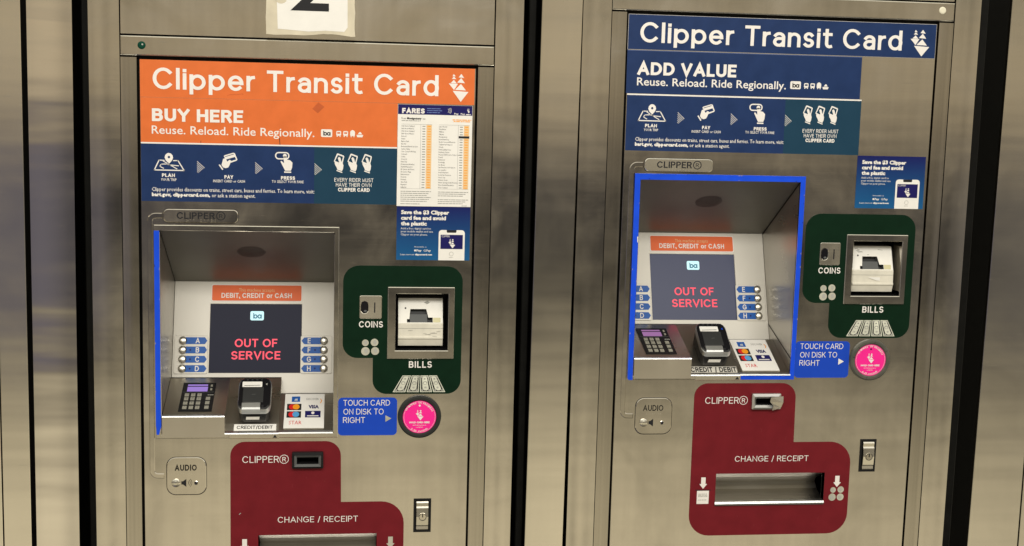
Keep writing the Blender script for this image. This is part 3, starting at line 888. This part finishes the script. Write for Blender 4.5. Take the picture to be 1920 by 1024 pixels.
    for k in range(12 if buy else 26):
        v = wr.uniform(270, 640); u = wr.choice((-338.6, -330.2)); h = wr.uniform(1, 5)
        if not buy and k % 3 == 0: u = wr.uniform(-320, -20); v = wr.choice((251.6, 260.6)); m.fill([(u, v), (u + h, v - .3), (u + h * .6, v + .9)], wr.choice(('scratch', 'deep_navy')), 4.75)
        elif not buy and k % 3 == 1: m.fill([(-2.6, v), (-2.2, v + h), (-3.6, v + h * .5)], wr.choice(('scratch', 'deep_navy')), 4.75)
        else: m.fill([(u, v), (u + wr.uniform(.5, 1.4), v + h * .4), (u, v + h)], wr.choice(('scratch', 'deep_navy')), 4.75)
    B('edge_tape', m, rec)

    # --- leaning screen plate with screen, label and buttons
    m = MB(PANEL)
    m.plate([(-328, 386), (-11, 386), (-11, 598.5), (-114.5, 598.5), (-114.5, 568.4), (-328, 568.4)], 'screen_plate_steel', 0, -8, [rrect(-257, 429, -75.8, 560)], c=0.6)
    sp = B('screen_plate', m)
    m = MB(PANEL)
    m.fill(rrect(-257.4, 428.6, -75.4, 560.4), 'screen_glass' if buy else 'screen_glass_pale', -2.5)
    m.sign('OUT OF', -207.6, -123.6, 511.0, 15.6, 'screen_red', -2.2, 0.165, 0.13)
    m.sign('SERVICE', -214, -117.2, 534.4, 15.6, 'screen_red', -2.2, 0.165, 0.13)
    ba_badge(m, -178.2, 442.4, -151.4, 460, -2.3, 'screen_cyan', 'screen_teal')
    B('display_screen', m, sp)
    m = MB(PANEL)
    m.plate(rrect(-256, 391.6, -75.6, 424.6, 3.5, 4), 'white', 0.5, 0)
    m.fill(rrect(-254.4, 393.2, -77.2, 423, 2.6, 4), 'label_orange', 0.7)
    m.text('This machine accepts', -202, -131, 405.4, 6.2, 'pale_orange', 0.9, -0.006, res=2)
    m.sign('DEBIT, CREDIT or CASH', -236, -96.5, 417.6, 9.4, 'white', 0.9, 0.18, 0.13)
    B('payment_label', m, sp)
    for left in (True, False):
        m = MB(PANEL)
        a, b = (-325, -259.6) if left else (-77.4, -14.6)
        m.plate(rrect(a, 489.6, b, 562, 3.5, 4), 'screen_plate_steel', 1.6, 0, c=0.6)
        pl = B('button_plate', m, sp)
        for k, ch in enumerate('ABCD' if left else 'EFGH'):
            v = 499.6 + 17.5 * k
            m = MB(PANEL)
            if left:
                m.plate([(-306, v - 6.4), (-265.6, v - 6.4), (-261, v), (-265.6, v + 6.4), (-306, v + 6.4)], 'arrow_blue', 2.2, 1.6)
                m.sign(ch, -279.6, None, v + 5, 10, 'white', 2.45, 0.17, 0.13, 'c')
                if k: m.fill(circle(-293.5, v, 1.8, 10), 'deep_navy', 2.4)
                cu = -308.4
            else:
                m.plate([(-32, v - 6.4), (-70.4, v - 6.4), (-75.6, v), (-70.4, v + 6.4), (-32, v + 6.4)], 'arrow_blue', 2.2, 1.6)
                m.sign(ch, -60.4, None, v + 5, 10, 'white', 2.45, 0.17, 0.13, 'c')
                if k: m.fill(circle(-48.6, v, 1.8, 10), 'deep_navy', 2.4)
                cu = -31
            B('letter_tag', m, pl)
            m = MB(PANEL)
            m.lathe(cu, v, [(8.2, 1.6), (8.0, 3.0), (7.2, 4.8), (5.4, 6.2), (2.8, 7.0), (0.6, 7.2)], 'button_steel', 24)
            B('push_button', m, pl)

    # --- shelf with the pin pad, bay of the card reader, bay of the card sheet
    m = MB()
    m.profile([(567, 130), (611, -5), (650.5, -5), (650.5, 60), (600, 130)], -327.6, -213, 'recess_steel')
    m.profile([(608.6, 1.0), (609.8, -5.4), (611.8, -6.2), (612.4, -4.5), (612.4, 2)], -327.6, -213, 'silver_trim')
    B('keypad_shelf', m)
    m = MB(SHELF)
    kp = boxmap((0, 0, 1, 1), (-300.6, 572.6, -238.4, 605.6))
    def kbox(m, s0, t0, s1, t1, w, wb, mat):
        a, b = kp(s0, t0), kp(s1, t1)
        m.plate(rrect(a[0], a[1], b[0], b[1]), mat, w, wb)
    kbox(m, 0, 0, 1, 1, 1.2, 0, 'black_plastic')
    a, b = kp(.8, .43), kp(.98, .45); m.fill(rrect(a[0], a[1], b[0], b[1]), 'light_grey', 1.4)
    a, b = kp(.02, .335), kp(.98, .345); m.fill(rrect(a[0], a[1], b[0], b[1]), 'grey_plastic', 1.4)
    pad = B('pin_pad', m)
    m = MB(SHELF); kbox(m, .15, .155, .77, .315, 1.8, 1.2, 'lcd_violet' if buy else 'lcd_pink'); kbox(m, .15, .07, .76, .115, 1.6, 1.2, 'lcd_violet' if buy else 'lcd_pink')
    B('pad_display', m, pad)
    keys = [(s, t, .13, .095) for t in (.45, .585, .735, .885) for s in (.175, .365, .555)] + [(.83, t, .13, .095) for t in (.575, .725, .88)] + [(.88, .12, .06, .06), (.88, .25, .06, .06)]
    for i, (s, t, a, b) in enumerate(keys):
        m = MB(SHELF)
        p0, p1 = kp(s - a / 2, t - b / 2), kp(s + a / 2, t + b / 2)
        m.plate(rrect(p0[0], p0[1], p1[0], p1[1]), 'key_rubber', 3.0, 1.2, c=0.4)
        if i < 12: m.text('123456789*0#'[i], (p0[0] + p1[0]) / 2, None, p1[1] - 0.9, 1.6, 'ink', 3.2, 0.0, 'c', res=1)
        B('key', m, pad)

    m = MB()
    m.profile([(567.5, 132), (631, 20), (643, 2), (645.5, -4.5), (652, -4.5), (652, 60), (620, 132)], -213, -113.4, 'recess_steel')
    m.profile([(641.4, 3.0), (643.0, -5.6), (645.2, -6.4), (645.8, -4), (645.8, 3)], -213, -113.4, 'silver_trim')
    B('reader_bay', m)
    m = MB()
    m.plate(rrect(-205, 645, -112, 654), 'bright_steel' if not buy else 'brushed_steel', 6.5, 4, c=0.8)
    m.fill([(-123.5, 652.4), (-115.5, 652.4), (-119.5, 646.4)], 'ink', 6.7)
    B('slot_plate', m)
    m = MB(SLOTS)
    if buy:
        m.plate(rrect(-197, 632.6, -118, 641.6), 'paper', 1.0, 0.2)
        m.sign('CREDIT/DEBIT', -191.6, -124.6, 639.4, 4.6, 'ink', 1.2, 0.16, 0.13)
    else:
        m.plate(rrect(-211, 632.4, -116, 641.4), 'screen_plate_steel', 1.0, 0.2)
        m.sign('CREDIT / DEBIT', -210, -117, 640.8, 7.4, 'ink', 1.2, 0.19, 0.10)
    B('slot_label', m)
    m = MB()
    m.profile([(594.5, 112), (642, 1), (645, -4.5), (647, -4.5), (647, 60), (620, 112)], -113.2, -11.2, 'recess_steel')
    m.profile([(640.6, 2.0), (642.2, -5.6), (644.6, -6.4), (645.2, -4), (645.2, 3)], -113.2, -11.2, 'silver_trim')
    B('card_sheet_shelf', m)
    m = MB(CARDS)
    m.plate(rrect(-104.6, 595.2, -28.2, 638.4), 'paper', 1.0, 0.1)
    q2 = boxmap((0, 0, 1, 1), (-104.6, 595.2, -28.2, 638.4))
    def cr(s0, t0, s1, t1, mat, w=1.2):
        a, b = q2(s0, t0), q2(s1, t1); m.fill(rrect(a[0], a[1], b[0], b[1]), mat, w)
    cr(.17, .08, .38, .24, 'arrow_blue'); p = q2(.275, .19); m.text('AM', p[0], None, p[1] + 1, 3.0, 'white', 1.4, 0.02, 'c', res=1)
    p = q2(.54, .2); m.text('DISCOVER', p[0], p[0] + 24, p[1] - .4, 2.6, 'soft_ink', 1.4, 0.0, res=1); p = q2(.9, .16); m.stroke([p, (p[0] + 2.5, p[1] + 2.4), (p[0], p[1] + 5)], 1.2, 'amber', 1.4)
    for t0, c1, c2 in ((.30, 'red', 'amber'), (.52, 'red', 'sky')):
        cr(.06, t0, .42, t0 + .185, 'ink')
        p = q2(.19, t0 + .092); m.fill(circle(p[0], p[1], 6.6, 18, 3.4), c1, 1.4)
        p = q2(.29, t0 + .092); m.fill(circle(p[0], p[1], 6.6, 18, 3.4), c2, 1.5)
    p = q2(.60, .44); m.text('VISA', p[0], p[0] + 20, p[1], 4.4, 'deep_navy', 1.4, 0.05, res=1)
    cr(.52, .51, .91, .70, 'deep_navy'); p = q2(.715, .57); m.fill(circle(p[0], p[1], 3.2, 12, 1.8), 'white', 1.4); p0 = q2(.57, .645); p1 = q2(.86, .67); m.fill(rrect(p0[0], p0[1], p1[0], p1[1]), 'white', 1.4)
    p = q2(.13, .90); m.text('STAR', p[0], p[0] + 24, p[1], 4.4, 'red', 1.4, -0.006, res=1)
    B('card_brand_sheet', m, label='white sheet with eight payment card marks')

    # --- card reader
    m = MB(READER)
    def ring(u0, v0, u1, v1, r): return rrect(u0, v0, u1, v1, r, 6)
    rows = [(ring(-187.6, 553.4, -131.6, 596.4, 9.6), 0.0, 'gloss_black'), (ring(-189.4, 552.4, -129.8, 598.4, 10.2), -1.6, 'gloss_black'),
            (ring(-190.4, 551.8, -128.8, 599.0, 10.5), -3.0, 'silver_trim'), (ring(-190.8, 551.6, -128.4, 599.6, 10.5), -12, 'silver_trim'),
            (ring(-190.2, 552, -129.0, 599.0, 10.5), -12.8, 'black_plastic'), (ring(-187.6, 552, -131, 598.4, 10), -46, 'black_plastic')]
    m.fill(rows[0][0], 'gloss_black', 0.0)
    for (a, wa, ma), (b, wb, mb_) in zip(rows, rows[1:]):
        m.band(a, wa, b, wb, mb_, smooth=True)
    rd = B('card_reader', m)
    m = MB(READER); m.plate(rrect(-181.6, 566.5, -143, 588.6, 1, 3), 'charcoal_plastic', 0.9, 0, c=0.3)
    m.stroke([(-165, 577.6), (-158, 577.2)], 0.6, 'grey_plastic', 1.1); m.stroke([(-136.6, 561), (-139.6, 562), (-136.6, 563)], 0.8, 'light_grey' if buy else 'tape_blue', 0.4)
    for k in range(4): m.fill(rrect(-176 + k * 9, 555.2, -172.8 + k * 9, 555.8), 'grey_plastic', 0.3)
    B('reader_pad', m, rd)
    m = MB(READER); m.plate(rrect(-183.6, 558.4, -146.4, 566.2, 1, 3), 'paper', 0.8, 0); m.stroke([(-180, 564.4), (-150, 563.8)], 0.7, 'ink', 0.95)
    B('paper_label', m, rd)
    m = MB(READER)
    m.band(rrect(-182.6, 588.8, -147.2, 599.2, 1, 3), 0.6, rrect(-182, 590.6, -147.8, 597.4, 1, 3), 3.0, 'silver_trim'); m.fill(rrect(-182, 590.6, -147.8, 597.4, 1, 3), 'silver_trim', 3.0)
    m.band(rrect(-182.6, 588.8, -147.2, 599.2, 1, 3), 0.6, rrect(-182.6, 588.8, -147.2, 599.2, 1, 3), -8, 'silver_trim')
    m.fill(rrect(-145.6, 592.6, -141.6, 595.6), 'ink', 0.3)
    B('card_mouth', m, rd)
    m = MB(READER); m.add([(-174, 600.2, -19), (-149, 600.2, -19), (-150, 600.4, -27), (-175, 600.4, -27)], [(0, 1, 2, 3)], 'paper')
    B('serial_sticker', m, rd)

    # --- coins and bills
    m = MB(); m.plate(green_outline(), 'green', 0.5, 0, [HOLE_BILL])
    m.sign('COINS', 36.2, 81.3, 441, 12, 'white', tw, 0.165, 0.16)
    m.sign('BILLS', 131.6, 175.4, 518.8, 12.6, 'white', tw, 0.165, 0.18)
    for x, y, r in ((48.7, 470.6, 6.4), (65.9, 469.9, 7.2), (49.0, 486.8, 8.0), (67.2, 486.4, 7.6)):
        m.fill(circle(x, y, r, 20), 'coin_print', tw); m.fill(circle(x + 1, y - .6, r * .45, 10, r * .6), 'light_grey', tw + .15)
    fan = lambda s, t: (120 + (101.4 - 120) * t + s * (66.4 + (102 - 66.4) * t), 534 + 32.4 * t)
    for k in range(4):
        a, b = k / 4 + (.012 if k else 0), (k + 1) / 4 - .012
        g = lambda s, t: fan(a + (b - a) * s, t)
        m.fill([g(0, 0), g(1, 0), g(1, 1), g(0, 1)], 'bill_print', tw)
        m.fill([g(.09, .05), g(.91, .05), g(.91, .95), g(.09, .95)], 'ink', tw + .12)
        m.fill([g(.3, .06), g(.7, .06), g(.8, .2), g(.78, .8), g(.62, .9), g(.4, .9), g(.22, .8), g(.2, .2)], 'bill_print', tw + .24)
        c = g(.5, .45); m.fill(circle(c[0], c[1], 4.2, 12, 3.4), 'soft_ink', tw + .36); m.fill(circle(c[0], c[1] + .4, 3, 12, 2.4), 'bill_print', tw + .48)
        c = g(.5, .2); m.fill(circle(c[0], c[1], 1.8, 8, 1.5), 'soft_ink', tw + .36); c = g(.5, .72); m.fill(circle(c[0], c[1], 2.4, 8, 1.8), 'light_grey', tw + .36)
        for s0, t0 in ((.12, .84), (.72, .84), (.12, .07), (.72, .07)):
            m.fill([g(s0, t0), g(s0 + .16, t0), g(s0 + .16, t0 + .08), g(s0, t0 + .08)], 'light_grey', tw + .2)
    B('money_panel', m)
    m = MB(); m.plate(rrect(37, 380, 79, 424.4, 3, 4), 'bright_steel', 2.4, 0.4, [rrect(39.6, 391, 53.4, 414, 6.8, 6)], c=0.8)
    m.lathe(65.4, 402.6, [(9.8, 2.4), (9.2, 1.7), (4, 1.2)], 'brushed_steel', 24); m.fill(rrect(64.3, 393, 66.6, 412.4), 'ink', 2.7)
    cp = B('coin_plate', m)
    m = MB(); m.plate(rrect(39.8, 391.2, 53.2, 413.8, 6.7, 6), 'gloss_black', 1.4, 0.5, c=1.0)
    m.fill(circle(48, 409.4, 3, 10, 2), 'grey_plastic', 1.6); B('coin_return_button', m, cp)
    m = MB()
    m.plate(rrect(90, 363, 216.4, 501.6, 1.5, 3), 'brushed_steel', 4.2, 0, [rrect(105, 376, 205, 485)], c=1.2, edge='bright_steel')
    m.add([(105, 376, 3), (205, 376, 3), (205, 485, 3), (105, 485, 3), (105, 376, -75), (205, 376, -75), (205, 485, -75), (105, 485, -75)],
          [(0, 1, 5, 4), (1, 2, 6, 5), (2, 3, 7, 6), (3, 0, 4, 7), (4, 5, 6, 7)], 'black_plastic')
    if not buy:
        m.add([(204.6, 377, 3), (204.6, 484, 3), (204.6, 484, -40), (204.6, 377, -40)], [(0, 1, 2, 3)], 'brushed_steel')
    bz = B('bill_bezel', m)
    # head: leaning top face with the bill mouth, then a stepped front
    m = MB()
    U0, U1 = 111, 196
    hd = lambda v: 29 - (v - 389) * (17.0 / 45.5)
    F1 = Frame(389, 29, 17.0 / 45.5)
    mouth = [(134, 409), (164.5, 409), (168.4, 424.5), (176.6, 424.5), (176.6, 433.5), (127.4, 433.5), (127.4, 427.4), (132, 427.4)]
    m.fill([(U0, 389), (U1, 389), (U1, 434.5), (U0, 434.5)], 'acceptor_white', 0, [mouth], frame=F1)
    m.band(mouth, 0, mouth, -12, 'grey_plastic', frame=F1); m.fill(offset(mouth, -1), 'charcoal_plastic', -11, frame=F1)
    m.profile([(434.5, 12), (436.5, 10.5), (460, 9.5), (461.5, 7.5), (464, 7.5), (466, 9.5), (478.5, 13), (478.5, 70), (389, 70), (389, 29), (434.5, 70)], U0, U1, 'acceptor_cream', caps=False, closed=False)
    for u in (U0, U1):
        m.add([(u, 389, -29), (u, 434.5, -12), (u, 460, -9.5), (u, 478.5, -13), (u, 478.5, -70), (u, 389, -70)], [(0, 1, 2, 3, 4, 5)], 'acceptor_white')
    m.fill(rrect(U0, 444.4, U1, 445), 'soft_ink', -9.8)
    m.fill(rrect(177.2, 424.8, 191.6, 433.4), 'acceptor_yellow', 0.4, frame=F1)
    m.fill(circle(124.8, 407.4, 1.7, 10), 'ink', 0.3, frame=F1)
    if buy:
        m.fill([(160, 397), (167, 393.6), (171.5, 397), (166, 400.4)], 'light_grey', 0.3, frame=F1)
        for k in range(9):
            x, y = U0 + 8 + rnd.random() * 68, 437 + rnd.random() * 26
            m.stroke([(x, y), (x + rnd.uniform(2, 12), y + rnd.uniform(-1, 1))], 0.5, 'soft_ink', -8.6)
        m.fill(circle(152, 430, 7, 14, 3.6), 'paper', -9, frame=F1); m.stroke([(149, 428), (154, 432.5)], 0.9, 'soft_ink', -8.6, frame=F1)
    else:
        for k in range(7):
            x, y = U0 + 8 + rnd.random() * 60, 393 + rnd.random() * 14
            m.stroke([(x, y), (x + rnd.uniform(3, 10), y + rnd.uniform(-1, 1))], 0.9, 'light_grey', 0.3, frame=F1)
        m.fill([(142, 449), (168, 449), (168, 456), (161, 455.6)], 'paper', -8.2)
    m.profile([(419, 20.6), (424, 26), (433.5, 13)], 133, 166, 'grey_plastic', caps=True)
    B('bill_acceptor', m, bz)

    # --- touch card label and disk
    m = MB(); m.plate(rrect(-1.4, 577, 110.4, 650.6, 8, 5), 'label_blue', 0.6, 0)
    m.sign('TOUCH CARD', 8.4, 96.8, 592.4, 11.2, 'white', 0.85, 0.105, 0.14)
    m.sign('ON DISK TO', 8.6, 84.8, 609.6, 11.2, 'white', 0.85, 0.105, 0.14)
    m.sign('RIGHT', 8.0, 49.6, 626, 11.2, 'white', 0.85, 0.105, 0.14)
    m.fill([(88.4, 611.5), (99.8, 617.6), (88.4, 624.4)], 'coin_print' if buy else 'white', 0.85)
    B('touch_label', m)
    m = MB(); cu, cv = 153.4, 614.2
    m.lathe(cu, cv, [(42, 0), (41.4, 4.6), (38.6, 7), (34.6, 7), (32.4, 4.8), (31.6, 4.6)], 'disk_ring' if buy else 'disk_ring_worn', 48, cap=False)
    if not buy:
        for a in (100, 190, 225, 280, 330): m.stroke([(cu + 33.5 * math.cos(math.radians(a)), cv + 33.5 * math.sin(math.radians(a))), (cu + 38.5 * math.cos(math.radians(a)), cv + 38.5 * math.sin(math.radians(a)))], 0.7, 'ink', 7.2)
    dk = B('touch_disk', m)
    m = MB(); m.fill(circle(cu, cv, 31.8, 48), 'pink', 4.8)
    def arc_text(s, r, a0, a1, cap, flip=False, bold=0.02):
        n = len(s)
        for i, ch in enumerate(s):
            if ch == ' ': continue
            a = math.radians(a0 + (a1 - a0) * i / (n - 1))
            x, y = cu + r * math.sin(a), cv - r * math.cos(a)
            m.text(ch, x, None, y, cap, 'white', 5.05, bold, 'c', res=1, turn=(a + math.pi) if flip else a)
    arc_text('UPGRADES IN PROGRESS', 26.2, -62, 62, 3.6)
    arc_text('5-20 seconds', 29.2, 212, 148, 3.8, True)
    m.fill(circle(cu, cv, 30.2, 48), 'white', 4.95, [circle(cu, cv, 29.8, 48)])
    sails(m, cu - 7.5, cv - 14, cu + 7.5, cv + 6.5, 'white', 5.05)
    m.text('HOLD CARD HERE', cu, None, cv + 12.4, 3.6, 'white', 5.05, 0.05, 'c', res=1)
    m.text('until transaction is', cu, None, cv + 17, 2.4, 'white', 5.05, 0, 'c', res=1); m.text('complete', cu, None, cv + 21, 2.4, 'white', 5.05, 0, 'c', res=1)
    m.fill(circle(cu, cv - 22.4, 2.0, 10), 'white' if buy else 'ink', 5.05)
    B('disk_face', m, dk)

    # --- dispenser panel with card slot and change tray
    m = MB(); m.plate(red_outline(), 'maroon', 0.5, 0, [HOLE_SLOT, HOLE_TRAY])
    m.sign('CLIPPER', -180.6, -112.4, 702.5, 13, 'white', tw, 0.105, 0.15)
    m.fill(circle(-102.6, 696, 8.8, 28), 'white', tw, [circle(-102.6, 696, 7.7, 28)]); m.sign('R', -105.8, -99.2, 700.4, 8.6, 'white', tw, 0.13, 0.13)
    m.sign('CHANGE / RECEIPT', -114.2, 38, 821, 11.4, 'white', tw, 0.105, 0.15)
    for x in (-176.6, 101.3):
        m.fill([(x - 4.5, 852.6), (x + 4.5, 852.6), (x + 4.5, 866), (x + 8, 866), (x, 876), (x - 8, 866), (x - 4.5, 866)], 'white' if x < 0 or not buy else 'coin_print', tw)
    m.fill(rrect(-188.6, 880, -164.2, 907), 'white', tw); m.fill(rrect(-192, 877.8, -160.4, 879.4), 'ink', tw)
    for k in range(3): bars(m, -186, -167, 887.4 + k * 2.6, 1.4, 'light_grey', tw + .15, rnd, 3)
    bars(m, -186, -167, 899.6, 1.4, 'light_grey', tw + .15, rnd, 3)
    for x, y, r in ((93.8, 882, 5.8), (109.8, 881.4, 6.7), (92.6, 897, 7.6), (109.6, 896.8, 7.3)):
        m.fill(circle(x, y, r, 20), 'coin_print', tw); m.fill(circle(x - .6, y + .6, r * .5, 10), 'light_grey', tw + .15)
    if buy: m.stroke([(-186.5, 803.5), (-184, 801)], 1.3, 'light_grey', tw)
    for k in range(9):
        x, y = rnd.uniform(-95, -10), rnd.uniform(716, 770)
        if k > 3: x, y = rnd.uniform(-150, 70), rnd.uniform(914, 955)
        m.stroke([(x, y), (x + rnd.uniform(-3, 5), y + rnd.uniform(2, 9))], 0.28, 'maroon_worn', tw)
    B('dispenser_panel', m)
    m = MB()
    fm = 'charcoal_plastic' if buy else 'silver_trim'
    o = rrect(-87.4, 681, -28.6, 712.4, 1.5, 3); i1 = rrect(-83, 686.5, -33, 708.6, 1, 3); i2 = rrect(-78.5, 691, -37.5, 704.4, 1, 3)
    m.band(o, 0, o, 9, 'black_plastic' if buy else fm); m.band(o, 9, i1, 10.5, 'black_plastic' if buy else fm); m.band(i1, 10.5, i2, 6.5, 'grey_plastic' if buy else fm)
    m.band(i2, 6.5, i2, -30, 'black_plastic'); m.fill(i2, 'ink', -30)
    if not buy:   # worn, bent mouth
        m.add([(-50, 688, 11.4), (-24, 686, 9.6), (-24.5, 698, 12), (-28, 709, 10), (-41, 712.5, 12.4), (-47, 714, 13), (-44.5, 705, 12), (-51.5, 697, 12.4)],
              [(0, 1, 2, 7), (7, 2, 3, 6), (6, 3, 4, 5)], 'bright_steel')
    B('card_slot', m, label=None if buy else 'worn silver card slot with a bent mouth')
    m = MB()
    prof = [(845.5, 0), (847, 16), (855, 20)] + [(857 + 26 * (1 - math.cos(a)) + 4, 20 + 34 * math.sin(a)) for a in [math.pi * i / 20 for i in range(2, 9)]] + [(890, 40), (897, 22), (903, 2), (905, -4)]
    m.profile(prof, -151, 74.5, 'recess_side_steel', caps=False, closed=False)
    for u in (-151, 74.5):
        m.add([(u, 845.5, 0), (u, 910, 0), (u, 910, -70), (u, 845.5, -70)], [(0, 1, 2, 3)], 'charcoal_plastic')
    tr = B('change_tray', m)
    m = MB()
    m.profile([(901.5, 4), (903, -3.5), (906.5, -5.5), (910.5, -3.5), (911, 2)], -152, 74, 'silver_trim')
    B('tray_lip', m, tr)

    # --- door lock
    m = MB(); m.plate(rrect(145, 777.4, 179, 844.6), 'black_plastic', 1.0, -12, [rrect(149.4, 781.4, 174.6, 840.6)])
    m.fill(rrect(149.4, 781.4, 174.6, 840.6), 'ink', -12)
    lk = B('door_lock', m)
    m = MB()
    m.profile([(782.4, -2.6), (785, -4.4), (792, -3.4), (795, -5.6), (812, -7.2), (829, -5.6), (832, -3.4), (837.4, -4.4), (839.6, -2.6), (839.6, 10), (782.4, 10)], 150.6, 173.4, 'bright_steel')
    lp = B('lock_paddle', m, lk)
    m = MB(); m.lathe(162.4, 812, [(8, 6.4), (7.6, 8.4), (6.6, 8.6), (6.2, 8.0)], 'brushed_steel', 24); m.fill(circle(162.4, 812, 7.2, 20), 'ink', 8.7, [circle(162.4, 812, 6.3, 20)]); m.fill(rrect(161.6, 806.4, 163.4, 812.6), 'ink', 8.8)
    B('key_cylinder', m, lk)

    # --- audio plate
    m = MB()
    m.fill(rrect(-321.3, 689.5, -246.5, 763.9, 17.6, 6), 'engraving', 0.3)
    m.plate(rrect(-320.4, 690.4, -247.4, 763, 17, 6), 'brushed_steel', 2.0, 0, c=1.2)
    m.sign('AUDIO', -305.4, -265, 716, 11.6, 'engraving', 2.25, 0.20 if buy else 0.16)
    m.fill([(-293.6, 736.6), (-290.6, 736.6), (-284.4, 732), (-284.4, 747.4), (-290.6, 742.8), (-293.6, 742.8)], 'ink', 2.25)
    if buy:
        for r in (4, 7, 10): m.stroke([(-284 + r * math.cos(a), 739.7 + r * math.sin(a)) for a in (-.8, -.4, 0, .4, .8)], 0.8, 'engraving', 2.25)
    for k in range(8): m.lathe(-298 + k * 4, 722.4, [(0.8, 2), (0.5, 2.6)], 'bright_steel', 6)
    m.lathe(-266.4, 740, [(4.0, 2.0), (3.0, 2.6)], 'brushed_steel', 14, cap=False); m.fill(circle(-266.4, 740, 3.0, 14), 'ink', 2.3)
    ap = B('audio_plate', m)
    m = MB(); m.lathe(-303.6, 739.6, [(8.2, 2.0), (8.0, 3.2), (6.4, 4.8), (3.2, 5.8), (0.8, 6.1)], 'bright_steel', 24)
    B('audio_button', m, ap)
    return root

left_machine = machine(True, 0, 0, 'steel ticket machine with orange title sign and white fare chart')
right_machine = machine(False, 897.0, -110.5, 'steel ticket machine with dark blue title sign and blue tape around its screen')

# ------------------------------------------------------------------ wall panels around the machines
def wall_panel(a_top, a_bot, b_top, b_bot, mat, label, w=0.0, bulge=0.0):
    lo, hi = FLOOR, -420.0
    t0, t1 = -160.0, 870.0            # heights at which the edges were measured
    e = lambda x0, x1, v: x0 + (x1 - x0) * (v - t0) / (t1 - t0)
    c = ((a_top + b_top) / 2)
    ORIGIN[0] = c
    n = 10 if bulge else 1
    m = MB()
    A0, A1, B0, B1 = e(a_top, a_bot, hi), e(a_top, a_bot, lo), e(b_top, b_bot, hi), e(b_top, b_bot, lo)
    if bulge:
        pts, fs = [], []
        rows = 40
        for j in range(rows + 1):
            v = hi + (lo - hi) * j / rows
            for i in range(n + 1):
                s = i / n
                pts.append((A0 + (A1 - A0) * j / rows + ((B0 - A0) + ((B1 - A1) - (B0 - A0)) * j / rows) * s, v, w + bulge * (1 - (2 * s - 1) ** 2)))
        for j in range(rows):
            for i in range(n):
                k = j * (n + 1) + i
                fs.append((k, k + 1, k + n + 2, k + n + 1))
        m.add(pts, fs, mat, smooth=True)
        out = [(A0, hi), (B0, hi), (B1, lo), (A1, lo)]
        m.band(out, w, out, -10, mat)
    else:
        m.plate([(A0, hi), (B0, hi), (B1, lo), (A1, lo)], mat, w, -10, c=1.0)
    o = build('wall_panel', m, None, label, 'wall panel', 'steel wall panels beside the machines', kind='thing')
    o.location.x = c * S
    return o
wall_panel(-900, -900, -617.4, -619.8, 'panel_steel', 'steel wall panel showing only as a thin sliver at the lower left picture edge')
wall_panel(-615.6, -617.6, -566.2, -568.5, 'panel_steel', 'matte steel wall panel left of the narrow shiny panel, at the left picture edge')
wall_panel(-555.4, -559, -477.5, -481.6, 'polished_steel', 'shiny steel panel with wavy reflections, between two black gaps left of the orange sign machine', bulge=0.5)
wall_panel(369.2, 364.8, 446.2, 440.6, 'panel_steel', 'steel panel standing between the two ticket machines')
wall_panel(1295.8, 1288.2, 1396, 1397, 'panel_steel', 'steel panel right of the blue sign machine, behind the wide black gap')
wall_panel(1399, 1400, 1700, 1700, 'panel_steel', 'steel panel cut off by the lower right picture edge')

ORIGIN[0] = 400.0
m = MB(); m.box(-1000, -430, 1800, FLOOR, -60, -64, 'black_gap')
# the carcasses stand in openings of this black backing, which starts behind their faces
for a, b, w in ((-469, -453, 290), (350, 365, 290), (1248, 1270, 285), (-563, -560, 300)):
    m.box(a, -430, b, FLOOR, w, -60, 'rubber_seal', c=2)
bw = build('backing_wall', m, None, 'matte black wall showing in the gaps between the steel panels', 'wall', kind='thing')
bw.location = (400 * S, 0.36, 0)

# ------------------------------------------------------------------ taped paper number
ORIGIN[0] = -57.0
m = MB()
rn = random.Random(3)
edge = [(-138, -260), (22.5, -262)]
edge += [(23.2 + rn.uniform(-.8, .8), y) for y in range(-240, -110, 14)]
edge += [(24.0, -99.8), (17, -99.4), (8, -100.6), (0, -101.6)]
edge += [(x, -103.2 + rn.uniform(-.5, .5)) for x in range(-10, -40, -8)] + [(-52, -100.8), (-70, -99.6), (-96, -100), (-120, -99.0), (-136.6, -100.0)]
edge += [(-137 + rn.uniform(-.7, .7), y) for y in range(-114, -250, -15)]
m.plate(edge, 'old_paper', 0.6, -0.8)
m.fill([(-121, -262), (9, -262), (10, -116), (4, -108), (-30, -109), (-60, -106.6), (-116, -110)], 'paper', 0.9)
m.sign('2', -83, -25.5, -143.6, 84, 'ink', 1.2, 0.17, 0.13)
m.fill(circle(-110, -163, 10, 14, 8), 'old_paper', 1.1)
o = build('number_sign', m, None, 'torn white paper with black figure 2 stuck above the orange sign', 'paper sign')
o.location = (-57 * S, 0, 0)
